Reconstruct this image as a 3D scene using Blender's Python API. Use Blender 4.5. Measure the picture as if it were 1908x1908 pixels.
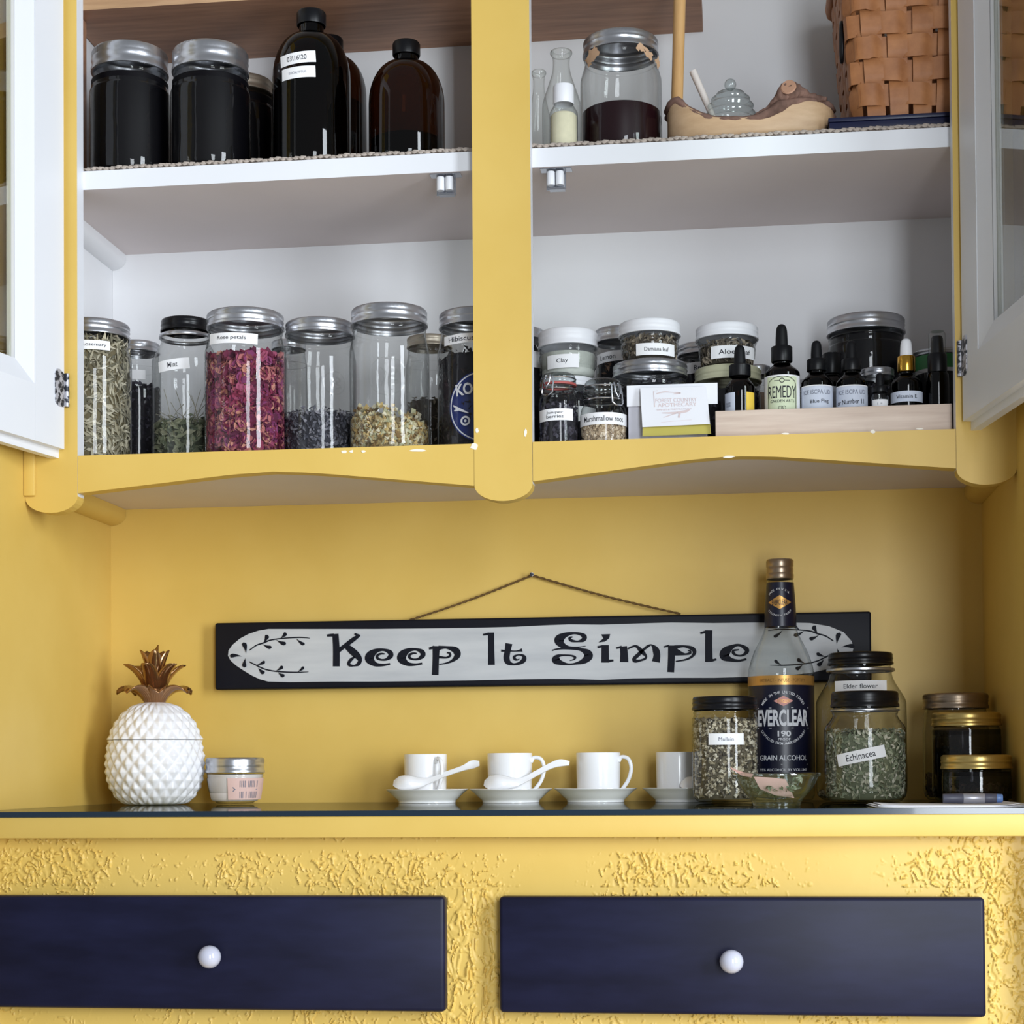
import bpy, bmesh, math, random
import numpy as np
from mathutils import Vector, Matrix, noise as mnoise

for o in list(bpy.data.objects):
    bpy.data.objects.remove(o)
SC = bpy.context.scene
COL = SC.collection
PI = math.pi
random.seed(7)

# ------------------------------------------------------------------ camera
IMG = 1908.0
FPX, PY0 = 3333.0, 1361.58            # focal length in pixels, row of the optical axis
YAW, PITCH, ROLL = 0.12708, 0.02141, -0.00713
CAM = np.array([0.25756, -1.9562, 0.04111])


def cam_axes():
    F = np.array([-math.sin(YAW) * math.cos(PITCH), math.cos(YAW) * math.cos(PITCH), math.sin(PITCH)])
    r = np.array([math.cos(YAW), math.sin(YAW), 0.0])
    u = np.cross(r, F)
    c, s = math.cos(ROLL), math.sin(ROLL)
    return c * r + s * u, -s * r + c * u, F


RX, UP, FW = cam_axes()
cd = bpy.data.cameras.new('camera')
cam = bpy.data.objects.new('camera', cd)
COL.objects.link(cam)
M = Matrix.Identity(4)
for i in range(3):
    M[i][0], M[i][1], M[i][2], M[i][3] = RX[i], UP[i], -FW[i], CAM[i]
cam.matrix_world = M
cd.sensor_fit = 'HORIZONTAL'
cd.sensor_width = 36.0
cd.lens = FPX / IMG * 36.0
cd.shift_x = 0.0
cd.shift_y = (PY0 - IMG / 2) / IMG
cd.clip_start = 0.05
SC.camera = cam

# ------------------------------------------------------------------ light
W = bpy.data.worlds.new('world')
SC.world = W
W.use_nodes = True
bg = W.node_tree.nodes['Background']
bg.inputs[0].default_value = (0.90, 0.94, 1.0, 1)
bg.inputs[1].default_value = 0.22


def window_light(name, loc, target, sx, sy, power, color):
    ld = bpy.data.lights.new(name, 'AREA')
    ld.shape = 'RECTANGLE'
    ld.size, ld.size_y = sx, sy
    ld.energy = power
    ld.color = color
    o = bpy.data.objects.new(name, ld)
    COL.objects.link(o)
    o.location = loc
    o.rotation_euler = (Vector(target) - Vector(loc)).to_track_quat('-Z', 'Y').to_euler()
    return o


# two kitchen windows: one to the right of the hutch, one behind the photographer
window_light('window_light', (1.95, -1.70, 0.60), (0, 0.1, 0.35), 0.60, 1.7, 62, (0.86, 0.93, 1.0))
window_light('window_light', (0.95, -2.90, 0.30), (0, 0.1, 0.25), 0.55, 1.9, 46, (0.88, 0.94, 1.0))

SC.view_settings.view_transform = 'Standard'
SC.view_settings.look = 'None'
SC.view_settings.gamma = 1.0
SC.view_settings.use_curve_mapping = False
SC.view_settings.exposure = 0.12


# ------------------------------------------------------------------ pixel helpers
def ray(px, py):
    return RX * ((px - IMG / 2) / FPX) + UP * ((PY0 - py) / FPX) + FW


def at(px, py, Y):
    d = ray(px, py)
    return CAM + d * ((Y - CAM[1]) / d[1])


def mpp(p):                            # metres per pixel at a point
    return float(np.dot(np.array(p) - CAM, FW)) / FPX


# ------------------------------------------------------------------ materials
def lin(c):
    return tuple(((v / 255.0) / 12.92 if v / 255.0 <= 0.04045 else ((v / 255.0 + 0.055) / 1.055) ** 2.4) for v in c) + (1.0,)


class N:
    """tiny node-tree helper"""

    def __init__(self, name):
        self.m = bpy.data.materials.new(name)
        self.m.use_nodes = True
        self.t = self.m.node_tree
        self.p = self.t.nodes['Principled BSDF']
        self.out = self.t.nodes['Material Output']

    def n(self, kind, **kw):
        x = self.t.nodes.new(kind)
        for k, v in kw.items():
            setattr(x, k, v)
        return x

    def l(self, a, b):
        self.t.links.new(a, b)

    def coord(self, scale=(1, 1, 1)):
        tc = self.n('ShaderNodeTexCoord')
        mp = self.n('ShaderNodeMapping')
        mp.inputs['Scale'].default_value = scale
        self.l(tc.outputs['Object'], mp.inputs['Vector'])
        return mp.outputs['Vector']

    def noise(self, scale, detail=4, vec=None, rough=0.55):
        x = self.n('ShaderNodeTexNoise')
        x.inputs['Scale'].default_value = scale
        x.inputs['Detail'].default_value = detail
        x.inputs['Roughness'].default_value = rough
        self.l(vec if vec is not None else self.coord(), x.inputs['Vector'])
        return x.outputs['Fac']

    def ramp(self, fac, stops, interp='LINEAR'):
        r = self.n('ShaderNodeValToRGB')
        r.color_ramp.interpolation = interp
        e = r.color_ramp.elements
        while len(e) > 1:
            e.remove(e[-1])
        e[0].position, e[0].color = stops[0]
        for p, c in stops[1:]:
            k = e.new(p)
            k.color = c
        self.l(fac, r.inputs[0])
        return r.outputs[0]

    def bump(self, h, strength=0.2, dist=0.001):
        b = self.n('ShaderNodeBump')
        b.inputs['Strength'].default_value = strength
        b.inputs['Distance'].default_value = dist
        self.l(h, b.inputs['Height'])
        self.l(b.outputs[0], self.p.inputs['Normal'])


def flat(name, rgb, rough=0.5, metal=0.0, coat=0.0, spec=0.5, var=0.0, vscale=30, bump=0.0, bscale=200):
    k = N(name)
    c = lin(rgb)
    k.p.inputs['Base Color'].default_value = c
    k.p.inputs['Roughness'].default_value = rough
    k.p.inputs['Metallic'].default_value = metal
    k.p.inputs['Coat Weight'].default_value = coat
    k.p.inputs['Specular IOR Level'].default_value = spec
    if var:
        lo = tuple(v * (1 - var) for v in c[:3]) + (1,)
        hi = tuple(min(1, v * (1 + var)) for v in c[:3]) + (1,)
        k.l(k.ramp(k.noise(vscale), [(0.3, lo), (0.7, hi)]), k.p.inputs['Base Color'])
    if bump:
        k.bump(k.noise(bscale, 3), bump, 0.0006)
    return k.m


def wood(name, dark, light, scale=(3, 40, 40), rough=0.5):
    k = N(name)
    v = k.coord(scale)
    f = k.noise(3.0, 6, v, 0.6)
    k.l(k.ramp(f, [(0.3, lin(dark)), (0.7, lin(light))]), k.p.inputs['Base Color'])
    k.p.inputs['Roughness'].default_value = rough
    k.bump(f, 0.12, 0.0006)
    return k.m


def glass(name, tint=(0.95, 0.97, 0.965), edge=(0.36, 0.40, 0.40), rough=0.02, refl=0.65, base=0.035, wavy=0.0, wscale=30):
    """thin-walled glass: clear where seen square on, darker and shinier at the rim"""
    k = N(name)
    k.t.nodes.remove(k.p)
    lw = k.n('ShaderNodeLayerWeight')
    lw.inputs['Blend'].default_value = 0.5
    pw = k.n('ShaderNodeMath', operation='POWER')
    pw.inputs[1].default_value = 3.5
    k.l(lw.outputs['Facing'], pw.inputs[0])
    ma = k.n('ShaderNodeMath', operation='MULTIPLY_ADD')
    ma.inputs[1].default_value = refl
    ma.inputs[2].default_value = base
    k.l(pw.outputs[0], ma.inputs[0])
    mc = k.n('ShaderNodeMix', data_type='RGBA')
    mc.inputs[6].default_value = tuple(tint) + (1,)
    mc.inputs[7].default_value = tuple(edge) + (1,)
    k.l(pw.outputs[0], mc.inputs[0])
    tr = k.n('ShaderNodeBsdfTransparent')
    k.l(mc.outputs[2], tr.inputs[0])
    gl = k.n('ShaderNodeBsdfGlossy')
    gl.inputs['Roughness'].default_value = rough
    if wavy:
        b = k.n('ShaderNodeBump')
        b.inputs['Strength'].default_value = wavy
        b.inputs['Distance'].default_value = 0.002
        k.l(k.noise(wscale, 2), b.inputs['Height'])
        k.l(b.outputs[0], gl.inputs['Normal'])
    mx = k.n('ShaderNodeMixShader')
    k.l(ma.outputs[0], mx.inputs[0])
    k.l(tr.outputs[0], mx.inputs[1])
    k.l(gl.outputs[0], mx.inputs[2])
    k.l(mx.outputs[0], k.out.inputs[0])
    return k.m


def flakes(name, cols, rough=0.8):
    k = N(name)
    g = k.n('ShaderNodeNewGeometry')
    st = [((i + 0.0) / len(cols), lin(c)) for i, c in enumerate(cols)]
    k.l(k.ramp(g.outputs['Random Per Island'], st, 'CONSTANT'), k.p.inputs['Base Color'])
    k.p.inputs['Roughness'].default_value = rough
    return k.m


def paint_yellow():
    k = N('yellow_paint')
    f = k.noise(5, 5)
    k.l(k.ramp(f, [(0.3, lin((212, 177, 88))), (0.7, lin((221, 188, 102)))]), k.p.inputs['Base Color'])
    k.p.inputs['Roughness'].default_value = 0.42
    k.p.inputs['Specular IOR Level'].default_value = 0.35
    k.bump(k.noise(160, 4), 0.10, 0.0008)
    return k.m


def worn_metal():
    k = N('paint_worn_hinge')
    f = k.noise(160, 2)
    k.l(k.ramp(f, [(0.46, lin((52, 54, 62))), (0.54, lin((196, 196, 204)))]), k.p.inputs['Base Color'])
    k.p.inputs['Roughness'].default_value = 0.45
    k.p.inputs['Metallic'].default_value = 0.4
    return k.m


def navy():
    k = N('navy_lacquer')
    f = k.noise(9, 6, k.coord((1, 1, 4)))
    k.l(k.ramp(f, [(0.35, lin((17, 18, 40))), (0.75, lin((28, 30, 58)))]), k.p.inputs['Base Color'])
    k.p.inputs['Roughness'].default_value = 0.42
    k.p.inputs['Specular IOR Level'].default_value = 0.25
    k.bump(k.noise(60, 3, k.coord((0.4, 1, 3))), 0.05, 0.0006)
    return k.m


def white_wash():
    k = N('sign_white_wash')
    f = k.noise(6, 6, k.coord((1, 1, 7)))
    k.l(k.ramp(f, [(0.3, lin((172, 175, 180))), (0.7, lin((200, 202, 204)))]), k.p.inputs['Base Color'])
    k.p.inputs['Roughness'].default_value = 0.6
    return k.m


def galvanised():
    k = N('brushed_silver_lid')
    f = k.noise(14, 3)
    k.l(k.ramp(f, [(0.3, lin((176, 178, 184))), (0.7, lin((214, 215, 219)))]), k.p.inputs['Base Color'])
    k.p.inputs['Metallic'].default_value = 0.92
    k.p.inputs['Roughness'].default_value = 0.3
    return k.m


MT = dict(
    yellow=paint_yellow(),
    white=flat('white_gloss_paint', (227, 229, 234), 0.42, var=0.015, vscale=6, bump=0.05, bscale=120),
    inner=flat('cabinet_white_paint', (226, 226, 228), 0.6, var=0.02, vscale=5, bump=0.06, bscale=90),
    under=flat('underside_paint', (220, 209, 207), 0.65, var=0.03, vscale=6, bump=0.06, bscale=90),
    navy=navy(),
    knob=flat('pearl_knob', (196, 198, 214), 0.18, coat=0.6),
    black=flat('sign_black_paint', (16, 18, 28), 0.5, spec=0.2, var=0.15, vscale=12),
    wash=white_wash(),
    ink=flat('sign_lettering_black', (18, 20, 30), 0.6, spec=0.15),
    print=flat('printed_black', (40, 40, 48), 0.7),
    printgrey=flat('printed_grey', (118, 122, 138), 0.7),
    paper=flat('label_paper', (244, 244, 246), 0.6),
    silver=galvanised(),
    tinlid=flat('dull_tin_lid', (186, 176, 160), 0.4, 0.8),
    blacklid=flat('black_enamel_lid', (12, 12, 17), 0.3, spec=0.35),
    blackpl=flat('black_plastic', (12, 13, 17), 0.38, spec=0.3),
    rubber=flat('black_rubber', (13, 14, 18), 0.55, spec=0.25),
    whitelid=flat('white_plastic_lid', (236, 237, 242), 0.4),
    goldlid=flat('gold_lid', (206, 178, 108), 0.32, 0.85),
    bronzelid=flat('bronze_lid', (160, 142, 122), 0.32, 0.85),
    palelid=flat('pale_yellow_lid', (206, 204, 172), 0.4, 0.25),
    gold=flat('gold_collar', (224, 172, 70), 0.2, 1.0),
    bronze=flat('bronze_glaze', (158, 118, 80), 0.2, 0.9, coat=0.5),
    china=flat('white_china', (246, 247, 250), 0.18, coat=0.4),
    matte=flat('white_ceramic', (236, 236, 240), 0.38, coat=0.15),
    glass=glass('jar_glass', tint=(0.905, 0.91, 0.905), edge=(0.29, 0.31, 0.31), wavy=0.3),
    clear=glass('smooth_clear_glass', tint=(0.97, 0.98, 0.97), edge=(0.45, 0.47, 0.46)),
    pane=glass('window_pane_glass', tint=(0.93, 0.95, 0.93), edge=(0.6, 0.65, 0.62), rough=0.01, refl=0.8, base=0.09),
    thick=glass('thick_bowl_glass', tint=(0.88, 0.92, 0.92), edge=(0.45, 0.5, 0.5), refl=0.8, base=0.10),
    smoke=glass('smoky_glass', tint=(0.34, 0.34, 0.36), edge=(0.05, 0.05, 0.06), refl=0.5, base=0.035),
    amber=glass('amber_glass', tint=(0.17, 0.075, 0.03), edge=(0.02, 0.01, 0.005), refl=0.5, base=0.035),
    darkglass=glass('near_black_glass', tint=(0.05, 0.03, 0.025), edge=(0.01, 0.008, 0.006), refl=0.5, base=0.035),
    green=glass('glass_sheet_face', tint=(0.86, 0.93, 0.90), edge=(0.5, 0.58, 0.55), rough=0.03, refl=0.75, base=0.06),
    glassedge=flat('glass_sheet_edge', (26, 42, 56), 0.15, coat=0.4),
    steel=flat('bright_steel', (196, 198, 204), 0.22, 1.0),
    hinge=worn_metal(),
    gasket=flat('red_rubber_gasket', (168, 82, 78), 0.6),
    walnut=wood('brown_wood_shelf', (146, 104, 80), (180, 134, 104)),
    walnutedge=wood('light_wood_edge', (176, 138, 104), (206, 170, 132)),
    tray=wood('pale_wood_tray', (206, 184, 168), (226, 208, 192), (4, 30, 60)),
    dowel=wood('dowel_wood', (178, 134, 84), (202, 160, 106), (30, 30, 3)),
    bowlwood=wood('carved_bowl_wood', (180, 146, 110), (206, 174, 138), (5, 20, 25)),
    bark=flat('bark_rim', (116, 90, 80), 0.9, spec=0.2, var=0.5, vscale=55, bump=1.0, bscale=120),
    cutwood=flat('cut_branch_wood', (186, 142, 116), 0.7, var=0.08),
    splint=wood('basket_splint', (156, 100, 60), (188, 128, 80), (14, 14, 14), 0.55),
    navybox=flat('navy_box', (22, 28, 62), 0.4),
    cord=flat('twisted_paper_cord', (176, 164, 154), 0.9, var=0.2, vscale=300),
    matw=flat('woven_mat', (150, 134, 122), 0.9, var=0.2, vscale=250, bump=0.5, bscale=400),
    twine=flat('jute_twine', (104, 78, 40), 0.9, var=0.3, vscale=400),
    chip=flat('bare_white_chip', (240, 234, 220), 0.6),
    darkfill=flat('dark_tincture', (9, 8, 12), 0.5, spec=0.1),
    redfill=flat('dark_red_tincture', (34, 9, 16), 0.4, spec=0.15),
    cream=flat('cream_powder', (226, 219, 190), 0.9, var=0.05, vscale=120),
    wax=flat('white_candle_wax', (232, 224, 222), 0.5),
    pinklab=flat('pink_label', (222, 188, 180), 0.6, var=0.04),
    pink=flat('pink_paper', (222, 176, 164), 0.75),
    clayfill=flat('pale_clay', (196, 200, 192), 0.9, var=0.1, vscale=90),
    honey=flat('wax_residue', (176, 164, 122), 0.5, var=0.15, vscale=80),
    label_navy=flat('label_navy', (16, 20, 44), 0.35),
    label_gold=flat('label_gold', (206, 156, 84), 0.35, 0.5),
    label_pink=flat('label_rose', (226, 160, 152), 0.5),
    label_white=flat('label_silver_print', (222, 224, 230), 0.5),
    label_green=flat('label_pale_green', (216, 226, 192), 0.6),
    label_blue=flat('label_pale_blue', (212, 219, 234), 0.6),
    label_yellow=flat('label_yellow', (232, 196, 72), 0.6),
    label_brown=flat('label_kraft', (150, 128, 110), 0.8),
    sticker=flat('sticker_blue', (24, 44, 116), 0.3),
    greenband=flat('green_band', (46, 120, 62), 0.45),
    card=flat('card_white', (240, 241, 247), 0.6),
    cardyellow=flat('card_yellow_green', (196, 184, 92), 0.6),
    cardprint=flat('card_faded_print', (222, 204, 204), 0.7),
    pengrey=flat('pen_grey', (96, 98, 116), 0.4),
    penclear=flat('pen_silver', (186, 186, 196), 0.3, 0.3),
    penblue=flat('pen_blue_end', (120, 158, 222), 0.35),
    floor=wood('floor_boards', (186, 172, 154), (208, 196, 178), (2, 20, 20)),
)


# ------------------------------------------------------------------ mesh helpers
def mesh(name, V, Fc, mat, parent=None, smooth=True, kind=None, mats=None, fm=None, loc=None, auto=None):
    me = bpy.data.meshes.new(name)
    me.from_pydata([tuple(map(float, v)) for v in V], [], [tuple(int(i) for i in f) for f in Fc])
    if mats:
        for m_ in mats:
            me.materials.append(m_)
        if fm is not None:
            me.polygons.foreach_set('material_index', list(fm))
    else:
        me.materials.append(mat)
    if smooth:
        me.polygons.foreach_set('use_smooth', [True] * len(me.polygons))
        if auto:
            me.set_sharp_from_angle(angle=math.radians(auto))
    me.update()
    o = bpy.data.objects.new(name, me)
    COL.objects.link(o)
    if parent is not None:
        o.parent = parent
    if loc is not None:
        o.location = loc
    if kind:
        o['kind'] = kind
    return o


def thing(name, label, cat, loc=(0, 0, 0), group=None):
    o = bpy.data.objects.new(name, None)
    o.empty_display_size = 0.02
    COL.objects.link(o)
    o.location = tuple(map(float, loc))
    tag(o, label, cat, group)
    return o


def tag(o, label=None, cat=None, group=None, kind=None):
    if label:
        o['label'] = label
    if cat:
        o['category'] = cat
    if group:
        o['group'] = group
    if kind:
        o['kind'] = kind
    return o


def box(x0, x1, y0, y1, z0, z1):
    V = [(x0, y0, z0), (x1, y0, z0), (x1, y1, z0), (x0, y1, z0), (x0, y0, z1), (x1, y0, z1), (x1, y1, z1), (x0, y1, z1)]
    Fc = [(0, 3, 2, 1), (4, 5, 6, 7), (0, 1, 5, 4), (1, 2, 6, 5), (2, 3, 7, 6), (3, 0, 4, 7)]
    return V, Fc          # faces: bottom, top, front(-y), right(+x), back(+y), left(-x)


def bevel(V, Fc, w, seg=2):
    bm = bmesh.new()
    vs = [bm.verts.new(tuple(map(float, v))) for v in V]
    for f in Fc:
        bm.faces.new([vs[i] for i in f])
    bm.normal_update()
    bmesh.ops.bevel(bm, geom=bm.edges[:], offset=w, segments=seg, profile=0.5, affect='EDGES')
    bm.verts.index_update()
    V2 = [tuple(v.co) for v in bm.verts]
    F2 = [tuple(v.index for v in f.verts) for f in bm.faces]
    bm.free()
    return V2, F2


def bbox_obj(name, dims, mat, parent=None, bw=0.0, seg=2):
    V, Fc = box(*dims)
    if bw:
        V, Fc = bevel(V, Fc, bw, seg)
    return mesh(name, V, Fc, mat, parent, smooth=bool(bw), auto=35 if bw else None)


def prism(poly, y0, y1):
    """polygon in x,z extruded from y0 (front) to y1"""
    n = len(poly)
    V = [(x, y0, z) for x, z in poly] + [(x, y1, z) for x, z in poly]
    Fc = [tuple(range(n)), tuple(range(2 * n - 1, n - 1, -1))]
    for i in range(n):
        j = (i + 1) % n
        Fc.append((i, i + n, j + n, j))
    return V, Fc


def lathe(prof, seg=48, knurl=None, cap=False, close=False):
    """prof: (r, z) list; knurl: {row: amplitude}"""
    V, Fc = [], []
    rows = []
    for k, (r, z) in enumerate(prof):
        if r < 1e-6:
            rows.append([len(V)])
            V.append((0, 0, z))
        else:
            row = []
            for i in range(seg):
                a = 2 * PI * i / seg
                rr = r + (knurl.get(k, 0) * (1 if i % 2 else -1) if knurl else 0)
                row.append(len(V))
                V.append((rr * math.sin(a), -rr * math.cos(a), z))
            rows.append(row)
    for a, b in zip(rows[:-1], rows[1:]):
        if len(a) == 1 and len(b) == 1:
            continue
        for i in range(seg):
            j = (i + 1) % seg
            if len(a) == 1:
                Fc.append((a[0], b[j], b[i]))
            elif len(b) == 1:
                Fc.append((a[i], a[j], b[0]))
            else:
                Fc.append((a[i], a[j], b[j], b[i]))
    return V, Fc


def smooth_prof(pts, n=6):
    """Catmull-Rom through (r,z) points"""
    out = []
    P = [pts[0]] + list(pts) + [pts[-1]]
    for i in range(1, len(P) - 2):
        p0, p1, p2, p3 = [np.array(q, float) for q in P[i - 1:i + 3]]
        for k in range(n):
            t = k / n
            out.append(tuple(0.5 * ((2 * p1) + (-p0 + p2) * t + (2 * p0 - 5 * p1 + 4 * p2 - p3) * t * t + (-p0 + 3 * p1 - 3 * p2 + p3) * t ** 3)))
    out.append(tuple(map(float, pts[-1])))
    return out


def tube(path, rad, seg=8, closed=False, flat_=1.0):
    P = [np.array(p, float) for p in path]
    n = len(P)
    V, Fc = [], []
    up = np.array([0.0, 0.0, 1.0])
    prev = None
    for i in range(n):
        a = P[(i - 1) % n] if (closed or i > 0) else P[i]
        b = P[(i + 1) % n] if (closed or i < n - 1) else P[i]
        t = b - a
        t /= (np.linalg.norm(t) + 1e-12)
        ref = prev if prev is not None else (up if abs(t[2]) < 0.9 else np.array([1.0, 0, 0]))
        s = np.cross(t, ref)
        if np.linalg.norm(s) < 1e-6:
            s = np.cross(t, np.array([0, 1.0, 0]))
        s /= np.linalg.norm(s)
        u = np.cross(s, t)
        prev = u
        r = rad[i] if hasattr(rad, '__len__') else rad
        for k in range(seg):
            q = 2 * PI * k / seg
            V.append(P[i] + s * r * math.cos(q) + u * r * flat_ * math.sin(q))
    m = n if closed else n - 1
    for i in range(m):
        j = (i + 1) % n
        for k in range(seg):
            l = (k + 1) % seg
            Fc.append((i * seg + k, i * seg + l, j * seg + l, j * seg + k))
    if not closed:
        Fc.append(tuple(range(seg - 1, -1, -1)))
        Fc.append(tuple((n - 1) * seg + k for k in range(seg)))
    return V, Fc


def join(parts):
    V, Fc = [], []
    for v, f in parts:
        o = len(V)
        V += list(v)
        Fc += [tuple(i + o for i in q) for q in f]
    return V, Fc


def move(vf, d=(0, 0, 0), rot=None):
    V, Fc = vf
    R_ = rot if rot is not None else Matrix.Identity(3)
    return [tuple(R_ @ Vector(v) + Vector(d)) for v in V], Fc


def ball(r, c=(0, 0, 0), seg=20, rings=12, sc=(1, 1, 1)):
    prof = [(r * math.sin(PI * k / rings), -r * math.cos(PI * k / rings)) for k in range(rings + 1)]
    prof[0] = (0, -r)
    prof[-1] = (0, r)
    V, Fc = lathe(prof, seg)
    return [(x * sc[0] + c[0], y * sc[1] + c[1], z * sc[2] + c[2]) for x, y, z in V], Fc


# ------------------------------------------------------------------ lettering
_tc = {}


def text2d(s, weight=0.0):
    """text as a flat 2-D triangle mesh, returned with width, cap height normalised to 1 em"""
    key = (s, weight)
    if key in _tc:
        return _tc[key]
    cu = bpy.data.curves.new('txt', 'FONT')
    cu.body = s
    cu.size = 1.0
    cu.align_x = 'LEFT'
    cu.resolution_u = 3
    cu.offset = weight
    cu.fill_mode = 'FRONT'
    o = bpy.data.objects.new('txt', cu)
    COL.objects.link(o)
    bpy.context.view_layer.update()
    me = bpy.data.meshes.new_from_object(o.evaluated_get(bpy.context.evaluated_depsgraph_get()))
    V = [(v.co.x, v.co.y) for v in me.vertices]
    Fc = [tuple(p.vertices) for p in me.polygons]
    bpy.data.objects.remove(o)
    bpy.data.curves.remove(cu)
    bpy.data.meshes.remove(me)
    xs = [v[0] for v in V] or [0]
    ys = [v[1] for v in V] or [0]
    x0, x1, y0, y1 = min(xs), max(xs), min(ys), max(ys)
    V = [((x - (x0 + x1) / 2), (y - (y0 + y1) / 2)) for x, y in V]
    _tc[key] = (V, Fc, x1 - x0, y1 - y0)
    return _tc[key]


def fit_text(s, w, h=None, weight=0.0):
    """text scaled to width w (metres); height natural unless h given"""
    V, Fc, tw, th = text2d(s, weight)
    sx = w / tw
    sy = sx if h is None else h / th
    return [(x * sx, y * sy) for x, y in V], Fc


def arc_text(s, radius, a_mid, a_span, h, top=True, weight=0.0):
    """characters set along a circular arc in 2-D"""
    VV, FF = [], []
    n = len(s)
    for i, ch in enumerate(s):
        if ch == ' ':
            continue
        t = (i + 0.5) / n - 0.5
        a = a_mid - t * a_span if top else a_mid + t * a_span
        V, Fc, tw, th = text2d(ch, weight)
        k = h / 0.72
        rot = a - PI / 2 if top else a + PI / 2
        o = len(VV)
        for x, y in V:
            x, y = x * k, y * k
            VV.append((radius * math.cos(a) + x * math.cos(rot) - y * math.sin(rot), radius * math.sin(a) + x * math.sin(rot) + y * math.cos(rot)))
        FF += [tuple(q + o for q in f) for f in Fc]
    return VV, FF


def rect2d(w, h, nx=14, ny=1, cx=0, cy=0):
    V = [(cx - w / 2 + w * i / nx, cy - h / 2 + h * j / ny) for j in range(ny + 1) for i in range(nx + 1)]
    Fc = [(j * (nx + 1) + i, j * (nx + 1) + i + 1, (j + 1) * (nx + 1) + i + 1, (j + 1) * (nx + 1) + i) for j in range(ny) for i in range(nx)]
    return V, Fc


def stroke2d(pts, n=6):
    """variable-width brush stroke: pts are (x, y, width)"""
    P = np.array(pts, float)
    Q = [P[0]] + list(P) + [P[-1]]
    S = []
    for i in range(1, len(Q) - 2):
        p0, p1, p2, p3 = Q[i - 1], Q[i], Q[i + 1], Q[i + 2]
        for k in range(n):
            t = k / n
            S.append(0.5 * ((2 * p1) + (-p0 + p2) * t + (2 * p0 - 5 * p1 + 4 * p2 - p3) * t * t + (-p0 + 3 * p1 - 3 * p2 + p3) * t ** 3))
    S.append(P[-1])
    S = np.array(S)
    V, Fc = [], []
    for i in range(len(S)):
        d = S[min(i + 1, len(S) - 1)][:2] - S[max(i - 1, 0)][:2]
        d /= (np.linalg.norm(d) + 1e-9)
        w = max(S[i][2], 1e-5) / 2
        nrm = np.array([-d[1], d[0]]) * w
        V += [tuple(S[i][:2] + nrm), tuple(S[i][:2] - nrm)]
        if i:
            k = 2 * i
            Fc.append((k - 2, k - 1, k + 1, k))
    return V, Fc


def leaf2d(base, tip, w, n=10):
    b, t = np.array(base, float), np.array(tip, float)
    d = t - b
    L = np.linalg.norm(d)
    d /= L
    nn = np.array([-d[1], d[0]])
    V = []
    for i in range(n + 1):
        u = i / n
        hw = w / 2 * (u ** 1.2) * math.sqrt(max(0, 1 - max(0, (u - 0.62) / 0.38) ** 2)) * 1.25
        bend = nn * (math.sin(u * PI) * L * 0.06)
        V += [tuple(b + d * L * u + nn * hw + bend), tuple(b + d * L * u - nn * hw + bend)]
    Fc = [(2 * i, 2 * i + 1, 2 * i + 3, 2 * i + 2) for i in range(n)]
    return V, Fc


def disc2d(r, n=32, cx=0, cy=0):
    return [(cx, cy)] + [(cx + r * math.cos(2 * PI * i / n), cy + r * math.sin(2 * PI * i / n)) for i in range(n)], [(0, 1 + i, 1 + (i + 1) % n) for i in range(n)]


def ring2d(r0, r1, n=40, a0=0, a1=2 * PI):
    V = []
    for i in range(n + 1):
        a = a0 + (a1 - a0) * i / n
        V += [(r0 * math.cos(a), r0 * math.sin(a)), (r1 * math.cos(a), r1 * math.sin(a))]
    return V, [(2 * i, 2 * i + 1, 2 * i + 3, 2 * i + 2) for i in range(n)]


def poly_line2d(pts, w):
    return stroke2d([(x, y, w) for x, y in pts], 1)


def off2d(vf, dx, dy, ang=0.0):
    c, s = math.cos(ang), math.sin(ang)
    return [(x * c - y * s + dx, x * s + y * c + dy) for x, y in vf[0]], vf[1]


# ================================================================== THE SETTING
D = 0.2819                            # back of the niche, measured from the face frame
WL, WR = -0.5528, 0.5530
XL, C0, C1, XR = -0.4902, -0.0326, 0.0326, 0.4899
ZR = 0.4023                           # floor of the lower compartment = top of the bottom rail
ZU = 0.3821                           # underside of the wall cabinet
S0, S1 = 0.7142, 0.7359               # shelf board
YF = -0.170                           # front of the worktop
ZTOP = 1.24


def struct(name, dims, mat):
    return tag(mesh(name, *box(*dims), mat, smooth=False), kind='structure')


struct('wall_back', (WL - 0.1, WR + 0.1, D, D + 0.1, -0.9, 1.35), MT['yellow'])
struct('wall_left', (WL - 0.1, WL, -0.19, D, -0.9, 1.35), MT['yellow'])
struct('wall_right', (WR, WR + 0.1, -0.19, D, -0.9, 1.35), MT['yellow'])
struct('floor', (-2.5, 2.5, -3.2, D + 0.1, -0.95, -0.9), MT['floor'])

# ------------------------------------------------------------------ wall cabinet
CB = thing('wall_cabinet', 'yellow built-in wall cabinet with white interior, scalloped lower rail and open glazed doors', 'cabinet', (0, 0, 0))


def lobe(x0, x1, zt, dip, n=14):
    m, h = (x0 + x1) / 2, (x1 - x0) / 2
    return [(m + h * math.cos(PI - PI * k / n), zt - dip * math.sin(PI * k / n)) for k in range(n + 1)]


def two_tone(name, V, Fc, white_faces, parent):
    fm = [1 if i in white_faces else 0 for i in range(len(Fc))]
    return mesh(name, V, Fc, None, parent, smooth=False, mats=[MT['yellow'], MT['white']], fm=fm)


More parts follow.
